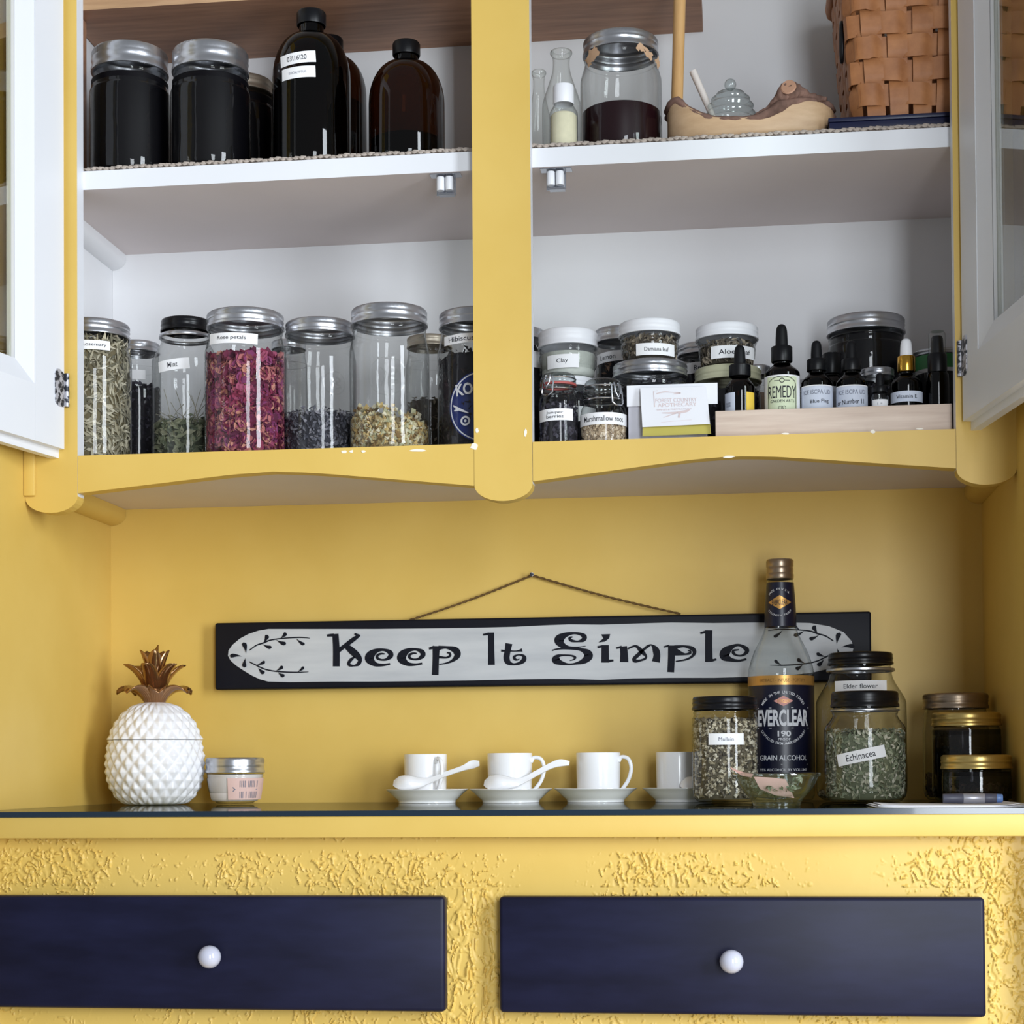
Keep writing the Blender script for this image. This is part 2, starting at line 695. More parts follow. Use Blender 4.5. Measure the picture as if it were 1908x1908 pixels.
TH = 0.020
pl = lobe(WL, XL, 0.3560, 0.0185) + [(XL, ZTOP), (WL, ZTOP)]
V, Fc = prism(pl, 0, TH)
two_tone('stile', V, Fc, [2 + 14], CB)
pl = lobe(C0, C1, 0.3562, 0.0185) + [(C1, ZTOP), (C0, ZTOP)]
V, Fc = prism(pl, 0, TH)
two_tone('stile', V, Fc, [2 + 14, 2 + 16], CB)
pl = lobe(XR, WR, 0.3585, 0.0170) + [(WR, ZTOP), (XR, ZTOP)]
V, Fc = prism(pl, 0, TH)
two_tone('stile', V, Fc, [2 + 16], CB)


def arch(x0, x1, z0, zm, z1, xm, n=12):
    out = []
    for k in range(n + 1):
        t = k / n
        x = x0 + (x1 - x0) * t
        a = z0 + (zm - z0) * (x - x0) / (xm - x0) if x < xm else zm + (z1 - zm) * (x - xm) / (x1 - xm)
        out.append((x, a - 0.0022 * math.exp(-((x - xm) / 0.03) ** 2)))
    return out


e_ = 0.0004
pl = arch(XL + e_, C0 - e_, 0.3593, 0.3800, 0.3555, -0.2606, 24) + [(C0 - e_, ZR), (XL + e_, ZR)]
mesh('bottom_rail', *prism(pl, 0, TH), MT['yellow'], CB, smooth=False)
pl = arch(C1 + e_, XR - e_, 0.3585, 0.3825, 0.3600, 0.2525, 24) + [(XR - e_, ZR), (C1 + e_, ZR)]
mesh('bottom_rail', *prism(pl, 0, TH), MT['yellow'], CB, smooth=False)
for a, b in ((XL, C0), (C1, XR)):
    bbox_obj('top_rail', (a + e_, b - e_, 0, TH, 1.17, ZTOP), MT['yellow'], CB)
bbox_obj('scribe_strip', (WL + 0.0002, WL + 0.0135, -0.006, -0.0002, 0.357, ZTOP), MT['yellow'], CB, 0.0015)
bbox_obj('bottom_panel', (WL + 0.0002, WR - 0.0002, TH, D - 0.0002, ZU, ZR), MT['under'], CB)
bbox_obj('top_panel', (WL + 0.0002, WR - 0.0002, TH, D - 0.0002, ZTOP - 0.02, ZTOP), MT['inner'], CB)
bbox_obj('back_panel', (WL + 0.0042, WR - 0.0042, D - 0.004, D - 0.0002, ZR, ZTOP - 0.02), MT['inner'], CB)
bbox_obj('side_panel', (WL + 0.0002, WL + 0.004, TH, D - 0.0002, ZR, ZTOP - 0.02), MT['inner'], CB)
bbox_obj('side_panel', (WR - 0.004, WR - 0.0002, TH, D - 0.0002, ZR, ZTOP - 0.02), MT['inner'], CB)
sh = mesh('shelf', *box(WL + 0.0042, WR - 0.0042, TH, D - 0.0042, S0, S1), None, CB, smooth=False,
          mats=[MT['white'], MT['under']], fm=[1, 0, 0, 0, 0, 0])


def quarter(x0, w, h, z1, y0, y1, sgn):
    pts = [(x0, z1), (x0 + sgn * w, z1)] + [(x0 + sgn * w * math.cos(PI / 2 * k / 8), z1 - h * 0.35 - h * 0.65 * math.sin(PI / 2 * k / 8)) for k in range(9)]
    pts = pts if sgn < 0 else pts[::-1]
    return prism(pts, y0, y1)


mesh('cleat', *quarter(WL + 0.0042, 0.018, 0.02, S0 - 0.0001, TH + 0.001, D - 0.0045, 1), MT['inner'], CB, auto=40)
mesh('cleat', *quarter(WR - 0.0042, 0.018, 0.02, S0 - 0.0001, TH + 0.001, D - 0.0045, -1), MT['inner'], CB, auto=40)
mesh('cleat', *quarter(WL + 0.0003, 0.020, 0.021, ZU - 0.0001, TH + 0.001, D - 0.0005, 1), MT['yellow'], CB, auto=40)
mesh('cleat', *quarter(WR - 0.0003, 0.020, 0.021, ZU - 0.0001, TH + 0.001, D - 0.0005, -1), MT['yellow'], CB, auto=40)

# chips where the yellow paint has flaked off the rail
for px, py, w, h in ((641, 842, 12, 6), (655, 841, 7, 5), (677, 841, 8, 5), (779, 839, 34, 5), (884, 832, 14, 12), (889, 802, 6, 9),
                     (979, 806, 5, 14), (1626, 804, 9, 8), (1464, 808, 14, 3), (1714, 799, 15, 3), (1358, 851, 20, 4)):
    c = at(px, py, -0.0006)
    s = mpp(c)
    n = 11
    ring = []
    for k in range(n):
        q = 2 * PI * k / n
        f = 0.75 + 0.5 * random.random()
        ring.append((c[0] + w / 2 * s * f * math.cos(q), c[2] + h / 2 * s * f * math.sin(q)))
    mesh('paint_chip', *prism(ring, -0.0006, -0.0001), MT['chip'], CB, smooth=False)

# roller catches under the shelf
for cx_ in (-0.0665, 0.0590):
    ct = mesh('door_catch', *join([box(cx_ - 0.018, cx_ + 0.017, 0.022, 0.036, S0 - 0.0016, S0 - 0.0001),
                                   box(cx_ - 0.012, cx_ + 0.010, 0.0335, 0.0355, S0 - 0.022, S0 - 0.0016),
                                   box(cx_ - 0.008, cx_ + 0.0095, 0.0245, 0.0335, S0 - 0.0245, S0 - 0.0225)]), MT['steel'], CB, smooth=False)
    for q in (-0.0065, 0.0035):
        v, f = lathe([(0, 0), (0.0042, 0), (0.0046, 0.0008), (0.0046, 0.0145), (0.0042, 0.0155), (0, 0.0155)], 16)
        o = mesh('roller', *move((v, f), (cx_ + q, 0.0285, S0 - 0.0185)), MT['white'], ct, auto=40)


# glazed doors, swung open past square
def door(hx, hy, d, inward, name, white):
    L, zb, zt = 0.462, 0.409, 1.160
    th1, th2, lip = 0.010, 0.010, 0.009
    d = np.array(d + (0.0,))
    d /= np.linalg.norm(d)
    nrm = np.array([d[1], -d[0], 0.0]) * 1.0
    if nrm[0] * inward < 0:
        nrm = -nrm                    # unit normal of the inner face
    H = np.array([hx, hy, 0.0])

    def W_(u, v, z):                  # v = depth behind the inner face
        p_ = H + d * u - nrm * v
        return (p_[0], p_[1], z)

    def slab(u0, u1, v0, v1, z0, z1):
        V_, F_ = box(u0, u1, v0, v1, z0, z1)
        V_ = [W_(*q) for q in V_]
        return V_, (F_ if inward < 0 else [tuple(reversed(q)) for q in F_])

    root = mesh(name, *slab(0.0, 0.0575, 0, th1, zb, zt), white, CB, smooth=False)
    dm = root

    def sub(nm, m, *parts):
        o = mesh(nm, *join(parts), m, dm, smooth=False)
        return o

    sub('door_stile', white, slab(L - 0.0575, L, 0, th1, zb, zt))
    sub('door_rail', white, slab(0.0577, L - 0.0577, 0, th1, zb, 0.4725))
    sub('door_rail', white, slab(0.0577, L - 0.0577, 0, th1, zt - 0.06, zt))
    # lipped outer layer, a little larger than the inner one
    sub('door_lip', white, slab(-lip * 0.7, 0.083, th1, th1 + th2, zb - lip, zt + lip), slab(L - 0.083, L + lip, th1, th1 + th2, zb - lip, zt + lip),
        slab(0.083, L - 0.083, th1, th1 + th2, zb - lip, 0.4965), slab(0.083, L - 0.083, th1, th1 + th2, zt - 0.083, zt + lip))
    # sloping glazing bead round the pane
    def bead(a, b, c, e):
        V_ = [W_(*q) for q in (a, b, c, e)]
        return V_, [(0, 1, 2, 3)]
    u0, u1, z0, z1 = 0.0577, L - 0.0577, 0.4725, zt - 0.06
    U0, U1, Z0, Z1 = 0.083, L - 0.083, 0.4965, zt - 0.083
    sub('glazing_bead', white, bead((u0, 0.001, z0), (u0, 0.001, z1), (U0, 0.0095, Z1), (U0, 0.0095, Z0)),
        bead((u1, 0.001, z0), (u1, 0.001, z1), (U1, 0.0095, Z1), (U1, 0.0095, Z0)),
        bead((u0, 0.001, z0), (u1, 0.001, z0), (U1, 0.0095, Z0), (U0, 0.0095, Z0)),
        bead((u0, 0.001, z1), (u1, 0.001, z1), (U1, 0.0095, Z1), (U0, 0.0095, Z1)))
    o = mesh('glass_pane', *slab(0.0835, L - 0.0835, 0.0135, 0.0150, 0.497, zt - 0.0835), MT['pane'], dm, smooth=False)
    # hinge leaf, rounded corners, screwed to the inner face
    pts = [(0.001, -0.020), (0.012, -0.021), (0.0185, -0.017), (0.0195, 0.015), (0.016, 0.021), (0.010, 0.0215), (0.001, 0.0175)]
    zc = 0.477
    V_ = [W_(a, -0.0012, zc + b) for a, b in pts] + [W_(a, -0.0001, zc + b) for a, b in pts]
    n_ = len(pts)
    F_ = [tuple(range(n_)), tuple(range(2 * n_ - 1, n_ - 1, -1))] + [(i, i + n_, (i + 1) % n_ + n_, (i + 1) % n_) for i in range(n_)]
    hg = mesh('hinge', V_, F_, MT['hinge'], dm, smooth=False)
    return dm


door(-0.5035, -0.0065, (-0.193, -0.981), 1, 'door', MT['white'])
door(0.4965, -0.0065, (0.155, -0.988), -1, 'door', MT['white'])
# knuckles of the two hinges, on the face frame
for hx in (-0.5015, 0.4948):
    v, f = lathe([(0, 0), (0.003, 0), (0.003, 0.038), (0, 0.038)], 12)
    mesh('hinge_knuckle', *move((v, f), (hx, -0.0035, 0.458)), MT['hinge'], CB, auto=40)

# ------------------------------------------------------------------ brown wooden riser shelf at the back of the cabinet
RS = thing('riser_shelf', 'brown wooden riser shelf across the back of the top compartments', 'shelf', (-0.16, 0.19, 0.7400))
ox, oy, oz = -0.16, 0.19, 0.7400
mesh('board', *box(-0.5475 - ox, 0.2195 - ox, 0.106 - oy, D - 0.0045 - oy, 0.9622 - oz, 0.9815 - oz), None, RS, smooth=False,
     mats=[MT['walnut'], MT['walnutedge']], fm=[0, 0, 1, 0, 0, 0])
bbox_obj('post', (-0.5475 - ox, -0.5310 - ox, 0.108 - oy, 0.140 - oy, 0.0, 0.2220), MT['walnut'], RS, 0.001)
bbox_obj('post', (-0.052 - ox, -0.036 - ox, 0.225 - oy, 0.260 - oy, 0.0, 0.2220), MT['walnut'], RS, 0.001)

# ------------------------------------------------------------------ shelf liners with a twisted cord edge
LT = S1 + 0.0040                      # top of the liner


def liner(x0, x1, lab, grp):
    t = thing('shelf_liner', lab, 'shelf liner', ((x0 + x1) / 2, 0.14, S1), None)
    h = (x1 - x0) / 2
    bbox_obj('mat', (-h, h, 0.026 - 0.14, D - 0.010 - 0.14, 0.0001, 0.0039), MT['matw'], t)
    parts = []
    n = int((x1 - x0) / 0.0072)
    for k in range(n):
        x = -h + (k + 0.5) * (2 * h / n)
        z = 0.0030 + 0.0007 * math.sin(k * 1.7) + 0.0006 * random.random()
        for sgn in (-1, 1):
            path = [(x - 0.0052, 0.0234 - 0.14 + sgn * 0.0007, z - 0.0008 * sgn), (x, 0.0226 - 0.14 + sgn * 0.0006, z + 0.0011 * sgn), (x + 0.0052, 0.0234 - 0.14 - sgn * 0.0007, z + 0.0010)]
            parts.append(tube(path, [0.0008, 0.0017, 0.0008], 6))
    mesh('cord_edge', *join(parts), MT['cord'], t)


liner(XL - 0.05, -0.004, 'twisted paper cord shelf liner under the dark jars and amber bottles', None)
liner(0.022, XR + 0.05, 'twisted paper cord shelf liner under the wooden bowl and basket', None)

# ------------------------------------------------------------------ base cabinet, worktop, glass sheet
ZW0, ZW1 = -0.0276, -0.0058
WT = mesh('worktop', *bevel(*box(WL + 0.0003, WR - 0.0003, YF, D - 0.0003, ZW0, ZW1), 0.0012, 2), MT['yellow'], auto=35)
tag(WT, 'yellow painted wooden worktop edge under a sheet of glass', 'worktop')
GS = mesh('glass_sheet', *box(WL + 0.001, WR - 0.001, YF - 0.001, D - 0.001, ZW1 + 0.0001, 0.0), None, smooth=False,
          mats=[MT['green'], MT['glassedge']], fm=[0, 0, 1, 1, 1, 1])
tag(GS, 'sheet of glass with dark blue-green edge lying on the yellow worktop', 'glass sheet')

PY = YF + 0.021                       # face of the plastered front
BC = thing('base_cabinet', 'yellow base cabinet with peeling textured front and two navy drawers', 'cabinet', (0, 0, -0.9))
BZ = 0.9


def relief(x, z):
    """lumps of old paint left on the front, height in metres"""
    v = Vector((x, z, 0.3))
    m = mnoise.noise(v * 7.0 + Vector((3.1, 1.7, 0))) + 0.55 * mnoise.noise(v * 17.0)
    band = 0.34 if z > -0.078 else -0.10
    mid = 0.75 * math.exp(-(((x + 0.012) / 0.026) ** 2)) if z < -0.08 else 0.0
    rgt = 0.8 if (x > 0.497 and z < -0.05) else 0.0
    low = 0.35 * math.exp(-(((x + 0.05) / 0.10) ** 2)) if z < -0.2 else 0.0
    edge = max(0.0, 1 - abs(z + 0.0365) / 0.009) * 1.2
    k = m + band + mid + rgt + low - edge
    k = max(0.0, min(1.0, (k + 0.42) / 0.95))
    if k <= 0:
        return 0.0
    strk = 0.5 if mid > 0.2 else 0.8
    w = Vector((x * 235, z * 235 * strk, 1.0))
    w += Vector((mnoise.noise(w * 0.45), mnoise.noise(w * 0.45 + Vector((9, 4, 2))), 0)) * 1.5
    b = mnoise.noise(w * 1.25 + Vector((5, 7, 1))) + 0.35 * mnoise.noise(w * 2.9)
    lump = max(0.0, min(1.0, (b - 0.52 + 0.34 * k) / 0.13))
    a = 1 - abs(mnoise.noise(w * 0.55 + Vector((2, 1, 4)))) * 5.0
    ridge = max(0.0, min(1.0, a / 0.45)) * (0.9 * k if (mid > 0.2 or rgt > 0) else max(0.0, k - 0.6))
    return min(1.0, k * 1.4) * (0.0019 * lump + 0.0012 * ridge)


def plaster():
    x0, x1, z1, z0 = WL + 0.0005, WR - 0.0005, ZW0 - 0.0002, -0.262
    nx, nz = 1240, 262
    V_, F_ = [], []
    for j in range(nz + 1):
        z = z0 + (z1 - z0) * j / nz
        for i in range(nx + 1):
            x = x0 + (x1 - x0) * i / nx
            V_.append((x, PY - relief(x, z), z + BZ))
    for j in range(nz):
        for i in range(nx):
            a = j * (nx + 1) + i
            F_.append((a, a + 1, a + nx + 2, a + nx + 1))
    n0 = len(V_)
    b = box(x0, x1, PY + 0.003, D - 0.001, 0.0001, z1 + BZ)
    V_ += b[0]
    F_ += [tuple(i + n0 for i in q) for q in b[1]]
    n0 = len(V_)
    b = box(x0, x1, PY, PY + 0.003, 0.0001, z0 + BZ)
    V_ += b[0]
    F_ += [tuple(i + n0 for i in q) for q in b[1]]
    return V_, F_


mesh('front_panel', *plaster(), MT['yellow'], BC, auto=50)


def drawer(x0, x1, z0, z1, kx, kz):
    o = mesh('drawer', *bevel(*box(x0, x1, YF - 0.001, PY - 0.0025, z0 + BZ, z1 + BZ), 0.0042, 3), MT['navy'], BC, auto=60)
    v1 = lathe(smooth_prof([(0.0062, -0.004), (0.0045, 0.002), (0.0042, 0.006)], 3), 20)
    v2 = ball(0.0118, (0, 0, 0.0145), 24, 14)
    V_, F_ = join([v1, v2])
    V_ = [(x + kx, (YF - 0.001) - z, y + kz + BZ) for x, y, z in V_]
    mesh('knob', V_, F_, MT['knob'], o)
    return o


kn1 = at(390, 1783, YF - 0.016)
kn2 = at(1363, 1792, YF - 0.016)
drawer(-0.522, -0.0405, -0.2035, -0.0870, kn1[0], kn1[2])
drawer(0.0148, 0.4915, -0.2035, -0.0870, kn2[0], kn2[2])


# ================================================================== THINGS ON THE SHELVES
class Pot:
    """a round vessel placed by the pixel column of its axis, its depth Y and the surface it stands on"""

    def __init__(self, name, label, cat, cx, Y, base, ymid, group=None):
        p_ = at(cx, ymid, Y)
        self.cx, self.X, self.Y, self.base = cx, float(p_[0]), Y, base
        self.s = mpp((p_[0], Y, p_[2]))
        self.alpha = math.atan2(CAM[0] - self.X, Y - CAM[1])
        self.root = thing(name, label, cat, (self.X, Y, base), group)
        self.R = None

    def z(self, y, r=0.0, dx=0):      # local height of a pixel row seen on the front of radius r
        return float(at(self.cx + dx, y, self.Y - r)[2]) - self.base

    def part(self, name, vf, mat, parent=None, **kw):
        kw.setdefault('auto', 50)
        return mesh(name, vf[0], vf[1], mat, parent or self.root, **kw)

    def wrap(self, vf, R, dx, z0, lift=0.0006, tilt=0.0, Rtop=None):
        """2-D (u, v) metres bent round radius R, centred dx pixels right of the axis as seen by the camera"""
        a0 = self.alpha + math.asin(max(-0.97, min(0.97, dx * self.s / R)))
        c, s_ = math.cos(tilt), math.sin(tilt)
        V_ = []
        for u, v in vf[0]:
            uu, vv = u * c - v * s_, u * s_ + v * c
            r = R if Rtop is None else Rtop(z0 + vv)
            a = a0 + uu / R
            V_.append(((r + lift) * math.sin(a), -(r + lift) * math.cos(a), z0 + vv))
        return V_, vf[1]

    def paper(self, dx, y, w, h, text=None, tw=None, th=None, tilt=0.0, R=None, mat='paper', ink='print', weight=0.004, tdx=0, tdy=0, name='paper_label', Rtop=None, lift=0.0006):
        """paper label: centre dx,y in pixels, w x h in pixels as seen; text tw x th pixels"""
        R = R or self.R
        s = self.s
        f = lambda q: math.asin(max(-0.99, min(0.99, q * s / R)))
        arc = (f(dx + w / 2) - f(dx - w / 2)) * R
        mid = math.sin((f(dx + w / 2) + f(dx - w / 2)) / 2) * R / s
        z0 = self.z(y, R)
        lb = self.part(name, self.wrap(rect2d(arc, h * s, 16, 2), R, mid, z0, lift, tilt, Rtop), MT[mat], smooth=True)
        if text:
            lines = text if isinstance(text, list) else [text]
            for i, tx in enumerate(lines):
                hh = (th or h * 0.4) * s
                t2 = fit_text(tx, tw * s, hh, weight)
                dy = ((len(lines) - 1) / 2 - i) * hh * 1.15 - tdy * s
                self.part('lettering', self.wrap(off2d(t2, tdx * s, dy), R, mid, z0, lift + 0.0003, tilt, Rtop), MT[ink], lb, smooth=False)
        return lb


def lid_prof(r, z0, z1, bead=True):
    h = z1 - z0
    return [(r * 0.97, z0), (r * 1.012, z0 + 0.02 * h), (r * 1.012, z0 + 0.16 * h), (r * 0.985, z0 + 0.24 * h), (r * 0.985, z0 + 0.42 * h),
            (r * 1.0, z0 + 0.50 * h), (r * 0.985, z0 + 0.60 * h), (r * 0.985, z0 + 0.68 * h), (r * 0.985, z0 + 0.86 * h), (r * 0.955, z0 + 0.97 * h), (r * 0.92, z1),
            (r * 0.80, z1), (r * 0.78, z1 - 0.05 * h), (0, z1 - 0.05 * h)]


def screw_lid(P, r, z0, z1, mat, knurl=True, name='lid'):
    pr = lid_prof(r, z0, z1)
    kn = {7: 0.012 * r, 8: 0.012 * r} if knurl else None
    return P.part(name, lathe(pr, 120 if knurl else 56, kn), MT[mat], auto=40)


def jar_glass(P, R, rn, ztop, sh=0.030, foot=0.90, mat='glass', neck=0.010, taper=1.0):
    zs = ztop - neck - sh
    zs = max(zs, 0.35 * ztop)
    pr = smooth_prof([(0.0, 0.0015), (R * foot * 0.80 * taper, 0.0008), (R * foot * taper, 0.0035), (R * taper, 0.013), (R * (0.5 + 0.5 * taper), zs * 0.55), (R, zs), (R * 0.975, zs + sh * 0.35),
                      (rn + (R - rn) * 0.22, zs + sh * 0.78), (rn, ztop - neck), (rn * 1.02, ztop - neck * 0.75), (rn * 0.97, ztop - neck * 0.4), (rn * 0.97, ztop)], 4)
    pr[0] = (0.0, pr[0][1])
    P.gprof = pr
    return P.part('glass_body', lathe(pr, 56), MT[mat])


def flake(kind, c, nrm, size, rng):
    """one scrap of herb at c; nrm points outwards"""
    t = np.array([rng.gauss(0, 1) for _ in range(3)])
    n = np.array(nrm) * 1.0 + np.array([rng.gauss(0, 0.45) for _ in range(3)])
    n /= np.linalg.norm(n)
    t -= n * np.dot(t, n)
    t /= np.linalg.norm(t) + 1e-9
    b = np.cross(n, t)
    s = size * (0.7 + 0.6 * rng.random())
    if kind == 'needle':
        w = s * 0.09
        p_ = [c - t * s * 0.5, c + n * s * 0.06, c + t * s * 0.5 + b * s * 0.12]
        V_ = [p_[0] + b * w * 0.4, p_[0] - b * w * 0.4, p_[1] + b * w, p_[1] - b * w, p_[2]]
        return V_, [(0, 1, 3, 2), (2, 3, 4)]
    if kind == 'petal':
        V_ = []
        for i, (l, w, k) in enumerate(((-0.5, 0.15, 0.1), (-0.15, 0.42, -0.10), (0.2, 0.45, 0.0), (0.5, 0.2, 0.28))):
            V_ += [c + t * s * l + b * s * w + n * s * (k + 0.14), c + t * s * l + n * s * (k - 0.05), c + t * s * l - b * s * w + n * s * (k + 0.16)]
        F_ = []
        for i in range(3):
            F_ += [(3 * i, 3 * i + 1, 3 * i + 4, 3 * i + 3), (3 * i + 1, 3 * i + 2, 3 * i + 5, 3 * i + 4)]
        return V_, F_
    if kind == 'leaf':
        V_ = [c - t * s * 0.5, c + b * s * 0.22 + n * s * 0.1, c + t * s * 0.5, c - b * s * 0.22 + n * s * 0.12, c + n * s * 0.0]
        return V_, [(0, 4, 1), (1, 4, 2), (2, 4, 3), (3, 4, 0)]
    # chunk
    V_ = [c + t * s * 0.4, c - t * s * 0.2 + b * s * 0.35, c - t * s * 0.2 - b * s * 0.35, c + n * s * 0.4, c - n * s * 0.3]
    return V_, [(0, 1, 3), (1, 2, 3), (2, 0, 3), (1, 0, 4), (2, 1, 4), (0, 2, 4)]


def contents(P, R, z0, z1, mat, core, kind='leaf', size=0.006, n=700, seed=1, bump=0.004, tilt=0.0, name='contents'):
    """herb filling: a core plus loose scraps over its side and top"""
    rng = random.Random(seed)
    rc = R * 0.90
    prof = [(0, z0), (rc * 0.92, z0), (rc, z0 + 0.004), (rc, z1 - 0.004), (rc * 0.9, z1 - 0.001), (rc * 0.5, z1), (0, z1)]
    V_, F_ = lathe(prof, 32)
    V_ = [(x, y, z + (tilt * x / rc + bump * 0.5 * mnoise.noise(Vector((x * 90, y * 90, seed)))) * (1 if z > (z0 + z1) / 2 else 0)) for x, y, z in V_]
    P.part(name + '_core', (V_, F_), MT[core] if isinstance(core, str) else core, kind='stuff')
    ps = []
    for _ in range(n):
        side = rng.random() < 0.82
        if side:
            a = rng.uniform(-PI, PI) * 0.62 + P.alpha
            rr = R * rng.uniform(0.88, 0.955)
            z = rng.uniform(z0 + 0.003, z1)
            nn = (math.sin(a), -math.cos(a), 0.0)
        else:
            a = rng.uniform(-PI, PI)
            rr = R * 0.92 * math.sqrt(rng.random())
            z = z1 + rng.uniform(-0.002, bump)
            nn = (0.2 * math.sin(a), -0.2 * math.cos(a), 1.0)
        z += (tilt * (rr * math.sin(a)) / rc) * ((z - z0) / max(1e-6, z1 - z0))
        c = np.array([rr * math.sin(a), -rr * math.cos(a), z])
        v, f = flake(kind, c, nn, size, rng)
        lim = R * 0.985
        v2 = []
        for q in v:
            r_ = math.hypot(q[0], q[1])
            if r_ > lim:
                q = np.array([q[0] * lim / r_, q[1] * lim / r_, q[2]])
            q[2] = max(q[2], z0)
            v2.append(q)
        ps.append((v2, f))
    return P.part(name, join(ps), mat, smooth=(kind == 'petal'), auto=None, kind='stuff')


def liquid(P, R, z0, z1, mat, name='contents'):
    return P.part(name, lathe([(0, z0), (R * 0.88, z0), (R * 0.955, z0 + 0.005), (R * 0.955, z1 - 0.0008), (R * 0.93, z1), (0, z1)], 48), MT[mat])


def jar(name, label, cx, Y, base, ytop, ylid, Rpx, lidpx, lid='silver', sh=0.030, glassmat='glass', group=None, cat='jar', knurl=True, foot=0.90, neck=0.010, taper=1.0, lidname='lid'):
    P = Pot(name, label, cat, cx, Y, base, ytop, group)
    R, rl = Rpx * P.s, lidpx * P.s
    P.R = R
    zt = P.z(ytop, rl)
    zl = P.z(ylid, rl)
    P.zl, P.zt = zl, zt
    jar_glass(P, R, rl * 0.95, zl + 0.003, sh, foot, glassmat, neck, taper)
    if lid:
        screw_lid(P, rl, zl, zt, lid, knurl, lidname)
    return P


def rim_band(P, r, z, h, mat='silver'):
    P.part('lid_ring', lathe([(r * 0.97, z), (r * 1.0, z + h * 0.2), (r * 1.0, z + h * 0.8), (r * 0.97, z + h)], 56), MT[mat])


# ---- top left: dark tincture jars and amber bottles
for cx, yt, yl, lab in ((242, 70, 112, 'silver-lidded jar of near-black tincture next to the brown shelf post'),
                        (392, 68, 112, 'silver-lidded jar of near-black tincture between another such jar and the tall amber bottle')):
    P = jar('tincture_jar', lab, cx, 0.082, LT, yt, yl, 74, 70.5, 'silver', 0.022, group='large dark jars on the top shelf')
    liquid(P, P.R, 0.003, P.zl - 0.010, 'darkfill')
P = jar('tincture_jar', 'short dark jar with dull tan screw lid, half hidden behind the tall amber bottle', 452, 0.205, LT, 131, 158, 60, 57, 'tinlid', 0.018)
liquid(P, P.R, 0.003, P.zl - 0.006, 'darkfill')


def boston(label, cx, Y, base, ycap, ycapb, yneck, ysh, Rpx, cappx, group=None, fill=0.0):
    P = Pot('amber_bottle', label, 'bottle', cx, Y, base, ycap, group)
    R, rc = Rpx * P.s, cappx * P.s
    P.R = R
    zc, zcb, zn, zs = P.z(ycap, rc), P.z(ycapb, rc), P.z(yneck, rc), P.z(ysh, R)
    pr = [(0.0, 0.002), (R * 0.86, 0.001), (R * 0.97, 0.006), (R, 0.014), (R, zs)]
    for k in range(1, 9):
        a = PI / 2 * k / 8
        pr.append((rc * 0.86 + (R - rc * 0.86) * math.cos(a), zs + (zn - zs) * math.sin(a)))
    pr += [(rc * 0.84, zn + (zcb - zn) * 0.5), (rc * 0.86, zcb + 0.003)]
    P.part('glass_body', lathe(pr, 64), MT['amber'])
    P.part('cap', lathe([(rc * 0.98, zcb), (rc, zcb + 0.001), (rc, zc - 0.002), (rc * 0.93, zc), (0, zc)], 60, {1: rc * 0.012, 2: rc * 0.012}), MT['blackpl'], auto=40)
    if fill:
        liquid(P, R * 0.99, 0.004, zs * fill, 'darkfill')
    return P


B = boston('tall amber bottle with a black cap and two white paper labels', 580, 0.087, LT, 12, 38, 56, 122, 72.5, 27, 'amber bottles on the top shelf', 0.97)
B.paper(-24, 106, 63, 21, '03\\16\\20', 38, 9, 0.06, weight=0.004)
B.paper(-23, 133, 60, 21, 'EUCALYPTUS', 33, 4.5, 0.03, weight=0.0, ink='printgrey')
boston('amber bottle standing behind the tall labelled bottle, only its shoulder showing', 614, 0.205, LT, 62, 84, 98, 152, 68, 25, 'amber bottles on the top shelf', 0.9)
boston('unlabelled amber bottle with black cap beside the yellow centre stile', 757, 0.092, LT, 70, 95, 108, 168, 70.5, 25.5, 'amber bottles on the top shelf', 0.45)

# ---- top right: clear bottles, vial, red tincture
for cx, Y, Rp, lp, yt, lab in ((1046, 0.105, 36, 19.5, 88, 'empty clear milk-style bottle with flared lip behind the white-capped vial'),
                               (1004, 0.190, 24, 13, 128, 'empty clear glass bottle against the centre stile, mostly hidden')):
    P = Pot('glass_bottle', lab, 'bottle', cx, Y, LT, 150)
    R, rl = Rp * P.s, lp * P.s
    H = P.z(yt, rl)
    pr = smooth_prof([(0, 0.003), (R * 0.85, 0.001), (R * 0.98, 0.008), (R, 0.02), (R, H * 0.50), (R * 0.94, H * 0.58), (R * 0.70, H * 0.70), (R * 0.47, H * 0.82), (R * 0.43, H * 0.91), (rl * 0.9, H * 0.955), (rl * 1.02, H * 0.98), (rl * 0.95, H), (rl * 0.72, H)], 4)
    P.part('glass_body', lathe(pr, 48), MT['clear'])
    P.part('lip', lathe(smooth_prof([(rl * 0.85, H - 0.006), (rl * 1.05, H - 0.0035), (rl * 1.05, H - 0.001), (rl * 0.9, H + 0.0003)], 3), 40), MT['clear'])
P = Pot('powder_vial', 'small clear vial of cream powder with a white cap', 'vial', 1050, 0.047, LT, 200)
R, rc = 26.5 * P.s, 19.5 * P.s
zc, zcb, zs = P.z(153, rc), P.z(188, rc), P.z(205, R)
P.part('glass_body', lathe(smooth_prof([(0, 0.001), (R * 0.9, 0.0006), (R, 0.004), (R, zs * 0.6), (R, zs - 0.001), (R * 0.93, zs + 0.004), (rc * 0.92, zcb - 0.001), (rc * 0.9, zcb + 0.003)], 4), 40), MT['clear'])
P.part('contents', lathe([(0, 0.002), (R * 0.85, 0.002), (R * 0.93, 0.005), (R * 0.93, zs - 0.002), (R * 0.8, zs + 0.0005), (0, zs)], 32), MT['cream'], kind='stuff')
P.part('cap', lathe([(rc * 0.97, zcb), (rc, zcb + 0.001), (rc, zc - 0.002), (rc * 0.95, zc), (0, zc)], 40), MT['whitelid'])

